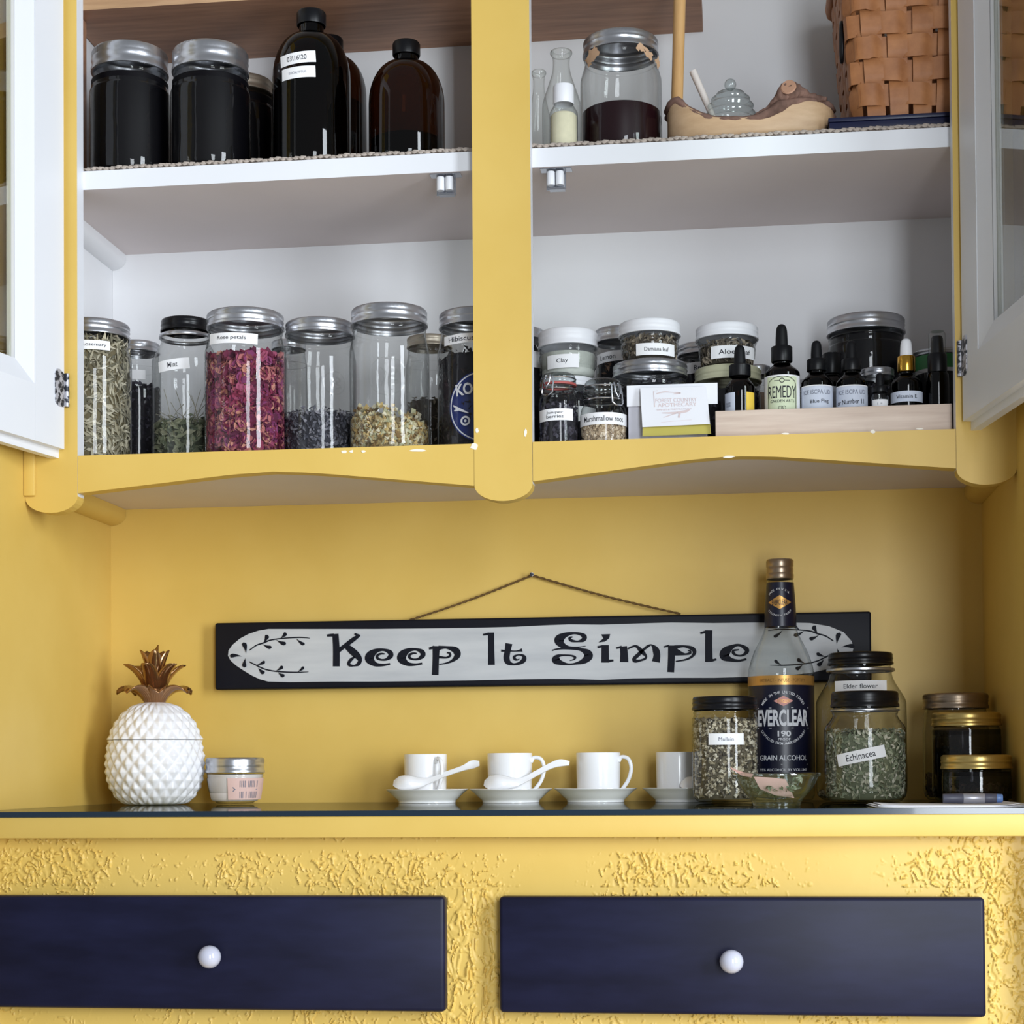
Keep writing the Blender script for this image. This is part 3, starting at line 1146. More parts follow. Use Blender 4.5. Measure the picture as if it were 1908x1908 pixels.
P = jar('tincture_jar', 'large clear jar half full of dark red tincture with torn paper under its lid', 1156, 0.092, LT, 48, 79, 75.5, 70, 'silver', 0.026)
liquid(P, P.R, 0.003, P.z(184, P.R), 'redfill')
rng = random.Random(3)
for dx, y, w, h, tl in ((-52, 95, 34, 22, 0.6), (44, 92, 36, 14, -0.45), (66, 102, 16, 18, -0.8)):
    sh_ = rect2d(w * P.s, h * P.s, 8, 4)
    sh_ = ([(u + 0.0015 * rng.uniform(-1, 1), v + 0.002 * rng.uniform(-1, 1)) for u, v in sh_[0]], sh_[1])
    vf = P.wrap(sh_, 71 * P.s, dx, P.z(y, 70 * P.s), 0.001, tl)
    vf = ([(x * (1 + 0.03 * rng.random()), yy * (1 + 0.03 * rng.random()), z) for x, yy, z in vf[0]], vf[1])
    P.part('paper_scrap', vf, flat('tan_waxed_paper', (196, 160, 128), 0.7), smooth=True)

# ---- wooden stick, carved bowl, honey pot
a_, b_ = at(1268, -60, 0.0945), at(1262, 172, 0.0830)
b2 = b_ + (b_ - a_) * ((LT + 0.019 - b_[2]) / (b_[2] - a_[2]))
b2[2] = LT + 0.019
ws = mesh('wooden_stick', *tube([tuple(b2), tuple(b_), tuple(a_)], [0.0066, 0.0068, 0.0070], 20), MT['dowel'], auto=40)
tag(ws, 'round pale wooden stick standing upright in the carved bowl', 'stick')


def carved_bowl():
    Yc = 0.086
    L, Rr = at(1244, 215, Yc), at(1552, 190, Yc)
    x0, x1 = L[0], Rr[0]
    rim_px = [(1243, 186), (1250, 179), (1262, 178), (1275, 192), (1295, 206), (1320, 218), (1350, 221), (1380, 221), (1410, 219), (1435, 210), (1455, 197), (1475, 189), (1500, 184), (1530, 182), (1553, 184)]
    xs = [at(a, b, Yc - 0.045)[0] for a, b in rim_px]
    zs = [at(a, b, Yc - 0.045)[2] for a, b in rim_px]
    root = thing('carved_bowl', 'live-edge carved wooden bowl with dark bark rim and a cut knot', 'bowl', ((x0 + x1) / 2, Yc, LT))
    cx0 = (x0 + x1) / 2
    NX, NP = 46, 12
    V_, F_ = [], []
    rimf, rimb = [], []
    rows = []
    for i in range(NX + 1):
        t = i / NX
        x = x0 + (x1 - x0) * t
        zr = float(np.interp(x, xs, zs)) - LT
        e = math.sqrt(max(0.0, 1 - abs(2 * t - 1) ** 4.0))
        hy = 0.012 + 0.036 * e
        zb = 0.0006 + 0.030 * max(0, abs(2 * t - 1) - 0.80) ** 1.3 / 0.2 ** 1.3 * 0.55
        rowo, rowi = [], []
        for k in range(2 * NP + 1):
            q = k / NP - 1            # -1 front rim .. 0 bottom .. 1 back rim
            s_ = abs(q)
            yy = math.copysign(hy * (1 - (1 - s_) ** 2.6) * (0.93 + 0.07 * s_), q)
            zz = zb + (zr - zb) * (s_ ** 3.2)
            rowo.append(len(V_))
            V_.append((x - cx0, yy, zz))
        wth = 0.007
        for k in range(2 * NP + 1):
            q = k / NP - 1
            s_ = abs(q)
            hi = max(0.003, hy - wth)
            yy = math.copysign(hi * (1 - (1 - s_) ** 2.6), q)
            zi = zb + 0.014
            zz = min(zr - 0.0004, zi + max(0, zr - zi) * (s_ ** 3.0))
            rowi.append(len(V_))
            V_.append((x - cx0, yy, zz))
        rows.append((rowo, rowi))
        rimf.append((x - cx0, -hy + wth * 0.45, zr - 0.0008))
        rimb.append((x - cx0, hy - wth * 0.45, zr - 0.0008))
    K = 2 * NP + 1
    for (o1, i1), (o2, i2) in zip(rows[:-1], rows[1:]):
        for k in range(K - 1):
            F_.append((o1[k + 1], o1[k], o2[k], o2[k + 1]))
            F_.append((i1[k], i1[k + 1], i2[k + 1], i2[k]))
        F_.append((o1[0], i1[0], i2[0], o2[0]))
        F_.append((i1[-1], o1[-1], o2[-1], i2[-1]))
    for (o1, i1), flip in ((rows[0], False), (rows[-1], True)):
        for k in range(K - 1):
            q = (o1[k], o1[k + 1], i1[k + 1], i1[k])
            F_.append(q[::-1] if flip else q)
    mesh('bowl_body', V_, F_, MT['bowlwood'], root, auto=60)

    def rim(pts, seed):
        rg = random.Random(seed)
        path = pts
        rad = []
        for i, q in enumerate(path):
            t = i / (len(path) - 1)
            r_ = 0.0034 + 0.0016 * mnoise.noise(Vector((i * 0.4, seed, 0)))
            r_ += 0.0035 * math.exp(-((t - 0.66) / 0.10) ** 2) + 0.0015 * math.exp(-((t - 0.03) / 0.05) ** 2)
            rad.append(r_)
        return tube(path, rad, 9)
    mesh('bark_edge', *rim(rimf, 2), MT['bark'], root)
    mesh('bark_edge', *rim(rimb, 5), MT['bark'], root)
    # rough bark ridge on the right-hand shoulder, with a sawn branch stub
    path_px = [(1408, 216, 4), (1424, 209, 7), (1438, 201, 9), (1450, 190, 12), (1460, 178, 15), (1470, 172, 16), (1482, 172, 14), (1494, 176, 12), (1506, 182, 9), (1522, 184, 6), (1540, 184, 4)]
    C = [at(a, b, Yc - 0.040 + 0.004 * math.sin(i)) - np.array([cx0, Yc, LT]) for i, (a, b, r) in enumerate(path_px)]
    n = 70
    idx = np.linspace(0, len(C) - 1, n)
    P3 = np.array([[np.interp(t, range(len(C)), [c[k] for c in C]) for k in range(3)] for t in idx])
    Rd = np.array([np.interp(t, range(len(C)), [q[2] for q in path_px]) for t in idx]) * 0.00062
    V1, F1 = tube([tuple(q) for q in P3], list(Rd), 22)
    out = []
    for i, v in enumerate(V1):
        c = P3[min(i // 22, n - 1)]
        d_ = np.array(v) - c
        f = 1 + 0.42 * mnoise.noise(Vector(v) * 130) + 0.22 * mnoise.noise(Vector(v) * 330)
        d_ = d_ * f
        d_[1] *= 0.75
        out.append(tuple(c + d_))
    kn = mesh('bark_ridge', out, F1, MT['bark'], root)
    V2, F2 = lathe([(0, -0.014), (0.0090, -0.014), (0.0088, 0.0000), (0.0078, 0.0010), (0, 0.001)], 28)
    V2 = [(x * (1 + 0.12 * mnoise.noise(Vector((x * 120, y * 120, 3)))), y * 1.15, z) for x, y, z in V2]
    rot = Matrix.Rotation(math.radians(66), 3, 'X') @ Matrix.Rotation(math.radians(-8), 3, 'Y')
    kc = at(1469, 162, Yc - 0.049) - np.array([cx0, Yc, LT])
    mesh('sawn_branch', *move((V2, F2), tuple(kc), rot), None, kn, auto=40, mats=[MT['cutwood'], MT['bark']], fm=[1 if max(V2[i][2] for i in f) < 0.0005 else 0 for f in F2])
    return root


carved_bowl()

P = Pot('honey_pot', 'clear ribbed beehive honey pot with a ball knob sitting in the carved bowl', 'honey pot', 1361, 0.090, LT + 0.0150, 190)
R = 43 * P.s
zk, zt_, zb_ = P.z(142, 0.006), P.z(160, 0.012), P.z(207, R)
hl = [(R * 1.0, zb_)]
for k in range(5):
    f0, f1 = k / 5.0, (k + 0.5) / 5.0
    for f, bulge in ((f0, -0.02), (f1, 0.10)):
        a = f * 0.98 * PI / 2
        hl.append((R * (math.cos(a) ** 0.85 * 0.96 + 0.04) * (1 + bulge), zb_ + (zt_ - zb_) * math.sin(a * 0.98)))
hl.append((R * 0.16, zt_))
hl.append((0, zt_ + 0.0004))
P.part('lid', lathe(smooth_prof(hl, 3), 48), MT['thick'])
P.part('knob', ball(0.0068, (0, 0, zt_ + 0.0058), 20, 12), MT['thick'])
P.part('pot_body', lathe(smooth_prof([(0, 0.001), (R * 0.70, 0.0), (R * 0.85, 0.004), (R * 1.02, zb_ * 0.35), (R * 0.98, zb_ * 0.55), (R * 1.03, zb_ * 0.78), (R * 1.0, zb_)], 4), 48), MT['clear'])
P.part('contents', lathe([(0, 0.002), (R * 0.7, 0.002), (R * 0.92, zb_ * 0.4), (R * 0.92, zb_ * 0.8), (0, zb_ * 0.82)], 32), MT['honey'])
d0, d1 = at(1291, 133, 0.090), at(1330, 222, 0.090)
dp = mesh('honey_dipper', *tube([tuple(d1 + np.array([-0.030, 0, 0]) * 0 - np.array([0, 0.0, 0.0])), tuple((d0 + d1) / 2), tuple(d0)], [0.0036, 0.0040, 0.0042], 14), flat('dipper_wood', (206, 196, 190), 0.6), auto=40)
tag(dp, 'pale wooden dipper handle leaning out of the glass honey pot', 'dipper')
dp['group'] = 'honey pot set'

# ---- navy box and splint basket on top of it
bl, br = at(1545, 228, 0.034), at(1800, 228, 0.034)
hb = float(at(1545, 219, 0.034)[2]) - LT
BX = thing('storage_box', 'flat navy blue box under the splint basket', 'box', (float(bl[0] + 0.072), 0.13, LT))
bw_ = 0.072
bbox_obj('box_base', (-bw_, bw_, 0.036 - 0.13, 0.240 - 0.13, 0.0002, hb - 0.005), MT['navybox'], BX, 0.001)
bbox_obj('box_lid', (-bw_ - 0.001, bw_ + 0.001, 0.035 - 0.13, 0.241 - 0.13, hb - 0.0048, hb), MT['navybox'], BX, 0.001)


def basket():
    zb = LT + hb
    A = at(1600, 195, 0.046)
    wb, db, h = 0.070, 0.085, 0.20
    cx0, cy0 = float(A[0]) + wb - 0.004, 0.046 + db
    root = thing('splint_basket', 'woven brown wood-splint basket on the navy box', 'basket', (cx0, cy0, zb))

    def path(z, off):
        """rounded rectangle, flaring towards the top, points every small step; returns list of (pos, normal)"""
        f = 1.0 + 0.20 * z / h
        a, b, r = wb * f + off, db * f + off, 0.016 + off
        out = []
        segs = [((-(a - r), -b), (a - r, -b)), ((a, -(b - r)), (a, b - r)), ((a - r, b), (-(a - r), b)), ((-a, b - r), (-a, -(b - r)))]
        cs = [(a - r, -(b - r), -PI / 2), (a - r, b - r, 0), (-(a - r), b - r, PI / 2), (-(a - r), -(b - r), PI)]
        for (p, q), (ccx, ccy, a0) in zip(segs, cs):
            for k in range(24):
                t = k / 24
                out.append((p[0] + (q[0] - p[0]) * t, p[1] + (q[1] - p[1]) * t))
            for k in range(6):
                an = a0 + PI / 2 * k / 6
                out.append((ccx + r * math.cos(an), ccy + r * math.sin(an)))
        return np.array(out)

    base = path(0.0, 0.0)
    seg = np.linalg.norm(np.roll(base, -1, 0) - base, axis=1)
    cum = np.concatenate([[0], np.cumsum(seg)])
    per = cum[-1]
    NS = 24                            # stakes
    amp, pitch = 0.0017, 0.0262
    NR = 7

    def sample(z, off, u):
        P_ = path(z, off)
        u = (u % 1.0) * per
        i = int(np.searchsorted(cum, u, side='right') - 1)
        i = min(i, len(P_) - 1)
        t = (u - cum[i]) / max(1e-9, seg[i])
        return P_[i] * (1 - t) + P_[(i + 1) % len(P_)] * t

    nseg = NS * 6
    for r in range(NR):
        zc = 0.012 + pitch * (r + 0.5)
        V_, F_ = [], []
        for k in range(nseg):
            u = k / nseg + 0.013
            ph = math.cos(PI * (u * NS) + PI * r)
            off = amp * 1.6 * max(-1, min(1, ph * 1.8))
            for dz, do in ((-0.0120, 0.0006), (0.0120, 0.0006), (0.0120, -0.0006), (-0.0120, -0.0006)):
                q = sample(zc + dz, off + do, u)
                V_.append((q[0], q[1], zc + dz + 0.0012 * math.sin(u * 40 + r)))
        for k in range(nseg):
            a, b = 4 * k, 4 * ((k + 1) % nseg)
            for e in range(4):
                f = (e + 1) % 4
                F_.append((a + e, b + e, b + f, a + f))
        mesh('weaver', V_, F_, MT['splint'], root, auto=40)
    for j in range(NS):
        u0 = j / NS
        V_, F_ = [], []
        nz = 6 * NR + 4
        for i in range(nz + 1):
            z = 0.0008 + (h - 0.002) * i / nz
            r = (z - 0.012) / pitch - 0.5
            ph = -math.cos(PI * j + PI * r) if z > 0.012 else 0
            off = amp * 1.6 * max(-1, min(1, ph * 1.8))
            for du, do in ((-0.0098, 0.0006), (0.0098, 0.0006), (0.0098, -0.0006), (-0.0098, -0.0006)):
                q = sample(z, off + do, u0 + du / per + 0.013)
                V_.append((q[0], q[1], z))
        for i in range(nz):
            for e in range(4):
                f = (e + 1) % 4
                F_.append((4 * i + e, 4 * i + f, 4 * i + 4 + f, 4 * i + 4 + e))
        mesh('stake', V_, F_, MT['splint'], root, auto=40)
    bbox_obj('basket_floor', (-wb + 0.004, wb - 0.004, -db + 0.004, db - 0.004, 0.0006, 0.004), MT['splint'], root)
    pp = path(h, 0.003)
    mesh('rim', *tube([(x, y, h - 0.004) for x, y in pp], 0.006, 8, closed=True, flat_=1.6), MT['splint'], root)
    # black metal handle ears on the short side
    for z in (0.075, 0.095, 0.115):
        q = sample(z, 0.006, 0.80)
    ear = [(-wb * 1.12 - 0.004, -db * 0.70 + 0.010 * math.cos(a), 0.098 + 0.022 * math.sin(a)) for a in np.linspace(0, 2 * PI, 24, endpoint=False)]
    mesh('handle_ear', *tube(ear, 0.0022, 8, closed=True), MT['blackpl'], root)


basket()


# ================================================================== LOWER LEFT COMPARTMENT: jars of dried herbs
F_ROSEMARY = flakes('dried_rosemary', [(150, 142, 118), (174, 166, 142), (122, 116, 96), (194, 186, 164), (104, 100, 82), (160, 154, 132)])
F_ROSE = flakes('dried_rose_petals', [(138, 44, 76), (108, 30, 62), (164, 78, 108), (182, 108, 108), (88, 24, 56), (196, 134, 116), (130, 54, 100)])
F_MINT = flakes('dried_mint', [(98, 104, 82), (122, 126, 100), (76, 84, 66), (142, 142, 118)])
F_LAV = flakes('dried_lavender', [(84, 84, 94), (110, 110, 120), (62, 62, 72), (138, 136, 144)])
F_CHAM = flakes('dried_chamomile', [(202, 190, 150), (170, 150, 106), (216, 208, 182), (140, 112, 70), (120, 104, 74), (204, 176, 116), (186, 184, 150)])
F_DARK = flakes('dark_berries', [(40, 38, 50), (58, 54, 66), (30, 28, 38), (74, 72, 84)])
F_HIB = flakes('dried_hibiscus', [(28, 20, 26), (40, 30, 34), (22, 16, 22)])
F_MULL = flakes('dried_mullein', [(190, 178, 150), (150, 140, 116), (212, 202, 178), (112, 102, 86), (84, 78, 68), (222, 214, 194)])
F_ECH = flakes('dried_echinacea', [(146, 154, 126), (168, 172, 146), (122, 132, 106), (192, 190, 166), (216, 212, 194), (156, 160, 134)])
F_MARSH = flakes('marshmallow_root_bits', [(206, 186, 158), (184, 162, 136), (226, 210, 188), (164, 142, 118)])
F_LEAFY = flakes('crumbled_leaf', [(112, 100, 86), (140, 128, 110), (84, 76, 66), (164, 152, 134)])
F_BROWN = flakes('brown_herb', [(104, 78, 62), (134, 104, 84), (80, 62, 50), (116, 110, 70)])
for nm, c in (('core_tan', (110, 100, 74)), ('core_rose', (84, 22, 46)), ('core_mint', (60, 64, 50)), ('core_lav', (52, 52, 60)), ('core_cham', (140, 124, 88)),
              ('core_dark', (24, 22, 30)), ('core_mull', (110, 102, 84)), ('core_ech', (112, 118, 94)), ('core_marsh', (150, 132, 110)), ('core_brown', (66, 50, 40)), ('core_leaf', (78, 70, 60))):
    MT[nm] = flat(nm, c, 0.9)

G1 = 'wide-mouth herb jars in the lower left compartment'
P = jar('herb_jar', 'silver-lidded jar packed to the top with grey-green rosemary needles', 173, 0.083, ZR, 588, 616, 71, 68, group=G1, sh=0.022)
contents(P, P.R * 0.985, 0.003, P.zl - 0.006, F_ROSEMARY, 'core_tan', 'needle', 0.017, 1500, 11)
P.paper(2, 641, 56, 17, 'Rosemary', 44, 8.5, 0.0, R=P.R * 0.99)

P = jar('herb_jar', 'small silver-lidded jar of dark berries tucked between the rosemary and mint jars', 257, 0.195, ZR, 631, 650, 42, 40, sh=0.020)
contents(P, P.R, 0.003, P.z(715, P.R), F_DARK, 'core_dark', 'chunk', 0.008, 260, 12)
P.paper(-1, 697, 28, 17)

P = jar('herb_jar', 'black-lidded jar with a tilted white label and a little grey-green mint', 346, 0.125, ZR, 586, 609, 62, 46, 'blacklid', knurl=False, sh=0.036, neck=0.012)
rim_band(P, 49 * P.s, P.z(622, 47 * P.s), 0.005)
contents(P, P.R, 0.003, P.z(782, P.R), F_MINT, 'core_mint', 'leaf', 0.013, 420, 13, bump=0.008)
rng = random.Random(5)
st = []
for _ in range(26):
    a = rng.uniform(-1.0, 1.0) + P.alpha
    r0, r1 = P.R * rng.uniform(0.3, 0.85), P.R * rng.uniform(0.5, 0.93)
    z0 = P.z(782, P.R) - 0.004
    z1 = z0 + rng.uniform(0.01, 0.045)
    b = a + rng.uniform(-0.6, 0.6)
    st.append(tube([(r0 * math.sin(a), -r0 * math.cos(a), z0), (0.5 * (r0 * math.sin(a) + r1 * math.sin(b)), -0.5 * (r0 * math.cos(a) + r1 * math.cos(b)), (z0 + z1) / 2 + 0.004), (r1 * math.sin(b), -r1 * math.cos(b), z1)], 0.0004, 4))
P.part('mint_stems', join(st), flat('pale_stems', (150, 146, 128), 0.8), kind='stuff')
P.paper(-21, 678, 55, 20, 'Mint', 19, 9.5, 0.09)

P = jar('herb_jar', 'large silver-lidded jar full of crimson rose petals', 457, 0.080, ZR, 568, 597, 75, 71.5, group=G1, sh=0.026)
contents(P, P.R * 0.985, 0.003, P.z(660, P.R), F_ROSE, 'core_rose', 'petal', 0.0135, 900, 14, bump=0.006)
P.paper(-21, 628, 86, 19, 'Rose petals', 56, 8.5, -0.05)

P = jar('herb_jar', 'silver-lidded jar one third full of dark grey lavender', 596, 0.105, ZR, 587, 613, 67, 64, group=G1, sh=0.026)
contents(P, P.R, 0.003, P.z(762, P.R), F_LAV, 'core_lav', 'leaf', 0.0075, 900, 15, bump=0.004)
P_lav = P

P = jar('herb_jar', 'tall silver-lidded jar with yellow chamomile flowers in the bottom', 725, 0.080, ZR, 560, 592, 74, 71, group=G1, sh=0.026)
contents(P, P.R, 0.003, P.z(776, P.R), F_CHAM, 'core_cham', 'chunk', 0.0088, 1200, 16, bump=0.016, tilt=-0.004)
P_cham = P


def emboss(P, dx, y, r_px):
    """raised oval medallion moulded in the glass"""
    s = P.s
    ps = [ring2d((r_px - 2) * s, r_px * s, 40),
          stroke2d([(-0.35 * r_px * s, 0.45 * r_px * s, 3 * s), (-0.1 * r_px * s, 0.1 * r_px * s, 4 * s), (-0.3 * r_px * s, -0.5 * r_px * s, 3 * s)]),
          stroke2d([(0.1 * r_px * s, 0.5 * r_px * s, 3 * s), (0.5 * r_px * s, 0.25 * r_px * s, 4 * s), (0.1 * r_px * s, 0.0, 4 * s), (0.55 * r_px * s, -0.3 * r_px * s, 4 * s), (0.05 * r_px * s, -0.5 * r_px * s, 3 * s)])]
    V_, F_ = join([([(u, v) for u, v in a], b) for a, b in ps])
    V_, F_ = P.wrap((V_, F_), P.R, dx, P.z(y, P.R), 0.0012)
    P.part('embossed_medallion', (V_, F_), MT['clear'], smooth=True)


emboss(P_cham, -4, 700, 36)
emboss(P_lav, 26, 712, 22)

jar('herb_jar', 'small silver-lidded jar behind the rose petal and lavender jars', 538, 0.215, ZR, 630, 645, 34, 32, sh=0.018)
P = jar('herb_jar', 'small dim jar with dull lid behind the chamomile and hibiscus jars', 800, 0.205, ZR, 620, 640, 44, 42, 'tinlid', sh=0.020)
contents(P, P.R, 0.003, P.z(740, P.R), F_LEAFY, 'core_leaf', 'leaf', 0.009, 160, 17)

P = jar('herb_jar', 'silver-lidded jar of black hibiscus with a round blue sticker beside the centre stile', 886, 0.098, ZR, 568, 598, 72, 68, group=G1, sh=0.026)
contents(P, P.R, 0.003, P.z(650, P.R), F_HIB, 'core_dark', 'leaf', 0.010, 300, 18)
P.paper(-24, 629, 66, 17, 'Hibiscus', 50, 9, 0.03)
stk_z, stk_dx = P.z(757, P.R), 14
r_ = 66 * P.s
sk = P.part('round_sticker', P.wrap(disc2d(r_, 48), P.R, stk_dx, stk_z, 0.0006), MT['sticker'], smooth=True)
wpr = [ring2d(r_ * 0.93, r_ * 0.965, 56)]
wpr.append(off2d(fit_text('KO', 32 * P.s, 22 * P.s, 0.03), -36 * P.s, 32 * P.s, 0.12))
wpr.append(off2d(ring2d(5.5 * P.s, 9 * P.s, 20), -34 * P.s, -26 * P.s))
wpr.append(off2d(disc2d(2.5 * P.s, 12), -34 * P.s, -26 * P.s))
wpr.append(stroke2d([(-58 * P.s, 4 * P.s, 2 * P.s), (-46 * P.s, -4 * P.s, 5 * P.s), (-28 * P.s, -12 * P.s, 1.5 * P.s)]))
wpr.append(stroke2d([(-56 * P.s, -6 * P.s, 2 * P.s), (-47 * P.s, -5 * P.s, 4 * P.s)]))
P.part('sticker_print', P.wrap(join(wpr), P.R, stk_dx, stk_z, 0.0010), MT['label_white'], sk, smooth=False)

# ================================================================== LOWER RIGHT COMPARTMENT
P = jar('herb_jar', 'dark silver-lidded jar half hidden behind the centre stile, left of the clay jar', 972, 0.200, ZR, 606, 626, 44, 42, sh=0.020)
contents(P, P.R, 0.003, P.zl - 0.012, F_DARK, 'core_dark', 'chunk', 0.007, 120, 20)
P.paper(31, 668, 22, 30)

# two-storey stack: lower jar, then the clay jar
clay_base_px = 695
Pl = jar('herb_jar', 'white-lidded dark jar with a white label underneath the clay jar', 1058, 0.158, ZR, 698, 716, 54, 52, 'whitelid', sh=0.014)
contents(Pl, Pl.R, 0.003, Pl.zl - 0.008, F_DARK, 'core_dark', 'chunk', 0.007, 150, 21)
Pl.paper(30, 770, 40, 28)
P = jar('herb_jar', 'white-lidded jar of pale clay with a label reading Clay', 1058, 0.158, ZR + Pl.zt + 0.0003, 607, 638, 54, 55.5, 'whitelid', sh=0.008, foot=0.86, neck=0.006, taper=0.94)
P.part('contents', lathe([(0, 0.002), (P.R * 0.8, 0.002), (P.R * 0.9, 0.006), (P.R * 0.93, P.zl - 0.008), (0, P.zl - 0.006)], 32), MT['clayfill'], kind='stuff')
P.paper(-9, 672, 57, 25, 'Clay', 21, 10, 0.02)

P = jar('herb_jar', 'silver-lidded jar of dark leaves with a label reading Lemon', 1156, 0.225, ZR, 604, 630, 46, 48, sh=0.016)
contents(P, P.R, 0.003, P.zl - 0.02, F_BROWN, 'core_dark', 'leaf', 0.008, 160, 22)
P.paper(-17, 663, 56, 19, 'Lemon', 32, 9, 0.05)

Pl = jar('herb_jar', 'wide dark jar with a broad silver lid under the damiana jar', 1211, 0.128, ZR, 665, 691, 68, 69.5, 'silver', sh=0.010)
contents(Pl, Pl.R, 0.003, Pl.zl - 0.010, F_DARK, 'core_dark', 'chunk', 0.008, 120, 23)
P = jar('herb_jar', 'white-lidded jar of crumbled leaf labelled Damiana leaf, stacked on the broad silver lid', 1210, 0.128, ZR + Pl.zt + 0.0003, 590, 615, 54, 57.5, 'whitelid', sh=0.008, foot=0.86, neck=0.006, taper=0.94)
contents(P, P.R * 0.95, 0.003, P.zl - 0.004, F_LEAFY, 'core_leaf', 'leaf', 0.008, 420, 24)
P.paper(10, 650, 69, 22, 'Damiana leaf', 46, 7.5)

P = jar('herb_jar', 'small silver-lidded dark jar with a label starting Re, behind the aloe jar', 1308, 0.228, ZR, 634, 655, 44, 46, sh=0.014)
contents(P, P.R, 0.003, P.zl - 0.012, F_DARK, 'core_dark', 'chunk', 0.007, 100, 25)
P.paper(-9, 684, 44, 20, 'Re', 13, 9, 0.04, tdx=2)

Pl = jar('herb_jar', 'dark jar with a pale yellow screw lid under the aloe jar', 1356, 0.140, ZR, 676, 702, 60, 62, 'palelid', sh=0.010)
contents(Pl, Pl.R, 0.003, Pl.zl - 0.010, F_DARK, 'core_dark', 'chunk', 0.008, 120, 26)
P = jar('herb_jar', 'white-lidded jar labelled Aloe leaf, stacked on the pale yellow lid', 1354, 0.140, ZR + Pl.zt + 0.0003, 597, 622, 53, 58, 'whitelid', sh=0.008, foot=0.86, neck=0.006, taper=0.94)
contents(P, P.R * 0.95, 0.003, P.zl - 0.006, F_LEAFY, 'core_leaf', 'leaf', 0.009, 420, 27)
P.paper(10, 655, 78, 23, 'Aloe  leaf', 62, 9)

P = jar('spice_jar', 'small clear jar of brown herb with knurled silver lid and kraft label', 1410, 0.212, ZR, 678, 697, 25, 25.5, 'silver', sh=0.010)
contents(P, P.R, 0.003, P.z(735, P.R), F_BROWN, 'core_brown', 'leaf', 0.006, 120, 28)
P.paper(2, 748, 34, 34, None, mat='label_brown')
P = jar('spice_jar', 'tiny silver-lidded jar peeping out between the green-labelled dropper and the Blue Flag bottle', 1500, 0.145, ZR, 706, 720, 20, 20, 'silver', sh=0.008)
contents(P, P.R, 0.003, P.zl - 0.006, F_DARK, 'core_dark', 'chunk', 0.005, 60, 29)


# ---- wire-clamp jars at the front
def clamp_jar(label, cx, Y, ytop, ylid, Rpx, lidpx, gasket, wire_dx):
    P = Pot('clamp_jar', label, 'jar', cx, Y, ZR, ytop, 'wire-clamp jars')
    R, rl = Rpx * P.s, lidpx * P.s
    P.R = R
    zt, zl = P.z(ytop, rl), P.z(ylid, rl)
    P.zl = zl
    zs = zl - 0.016
    P.part('glass_body', lathe(smooth_prof([(0, 0.0015), (R * 0.85, 0.0008), (R * 0.98, 0.005), (R, 0.012), (R, zs * 0.6), (R, zs - 0.004), (R * 0.93, zs + 0.004), (rl * 0.93, zs + 0.008), (rl * 0.92, zl - 0.003), (rl * 0.99, zl - 0.001), (rl * 0.95, zl)], 4), 48), MT['clear'])
    h = zt - zl
    P.part('glass_lid', lathe(smooth_prof([(rl * 0.93, zl + 0.0027), (rl * 1.0, zl + 0.0036), (rl * 1.0, zl + 0.006), (rl * 0.93, zl + h * 0.45), (rl * 0.97, zl + h * 0.60), (rl * 0.90, zl + h * 0.85), (rl * 0.65, zt - 0.0004), (0, zt)], 4), 48), MT['thick'])
    P.part('gasket', lathe([(rl * 0.88, zl + 0.0001), (rl * 1.02, zl + 0.0001), (rl * 1.03, zl + 0.0013), (rl * 1.02, zl + 0.0026), (rl * 0.88, zl + 0.0026)], 48), MT[gasket])
    # wire collar round the neck and the clasp
    P.part('neck_wire', tube([(rl * 1.0 * math.sin(a), -rl * 1.0 * math.cos(a), zl - 0.0045) for a in np.linspace(0, 2 * PI, 40, endpoint=False)], 0.0009, 6, closed=True), MT['steel'])
    P.part('lid_wire', tube([(rl * 0.98 * math.sin(a), -rl * 0.98 * math.cos(a), zl + h * 0.52) for a in np.linspace(0, 2 * PI, 40, endpoint=False)], 0.0009, 6, closed=True), MT['steel'])
    a0 = P.alpha + math.asin(max(-0.95, min(0.95, wire_dx * P.s / rl)))
    da = 11 * P.s / rl

    def wp(a, z, k=1.06):
        return (rl * k * math.sin(a), -rl * k * math.cos(a), z)
    zz0, zz1 = zl - 0.010, zl + h * 0.55
    P.part('clasp_wire', tube([wp(a0 - da, zz1, 1.02), wp(a0 - da * 1.05, zl, 1.09), wp(a0 - da, zz0, 1.14), wp(a0 - da * 0.5, zz0 - 0.003, 1.17), wp(a0 + da * 0.5, zz0 - 0.003, 1.17), wp(a0 + da, zz0, 1.14), wp(a0 + da * 1.05, zl, 1.09), wp(a0 + da, zz1, 1.02)], 0.0010, 7), MT['steel'])
    P.part('clasp_link', tube([wp(a0 - da * 0.45, zz1 + 0.002, 1.0), wp(a0 - da * 0.5, zl + 0.002, 1.12), wp(a0, zl - 0.004, 1.15), wp(a0 + da * 0.5, zl + 0.002, 1.12), wp(a0 + da * 0.45, zz1 + 0.002, 1.0)], 0.0010, 7), MT['steel'])
    return P


P = clamp_jar('tall wire-clamp jar of dark juniper berries with a red gasket', 1040, 0.056, 689, 714, 37, 33, 'gasket', -19)
contents(P, P.R, 0.003, P.z(752, P.R), F_DARK, 'core_dark', 'chunk', 0.009, 200, 30)
P.paper(-4, 772, 60, 22, ['Juniper', 'berries'], 32, 6.0, 0.02)
P = clamp_jar('squat wire-clamp jar with a band label reading Marshmallow root', 1124, 0.056, 700, 733, 43, 37, 'clear', 24)
contents(P, P.R, 0.003, P.z(786, P.R), F_MARSH, 'core_marsh', 'chunk', 0.0065, 420, 31)
P.paper(0, 779, 85, 22, 'Marshmallow root', 80, 10)

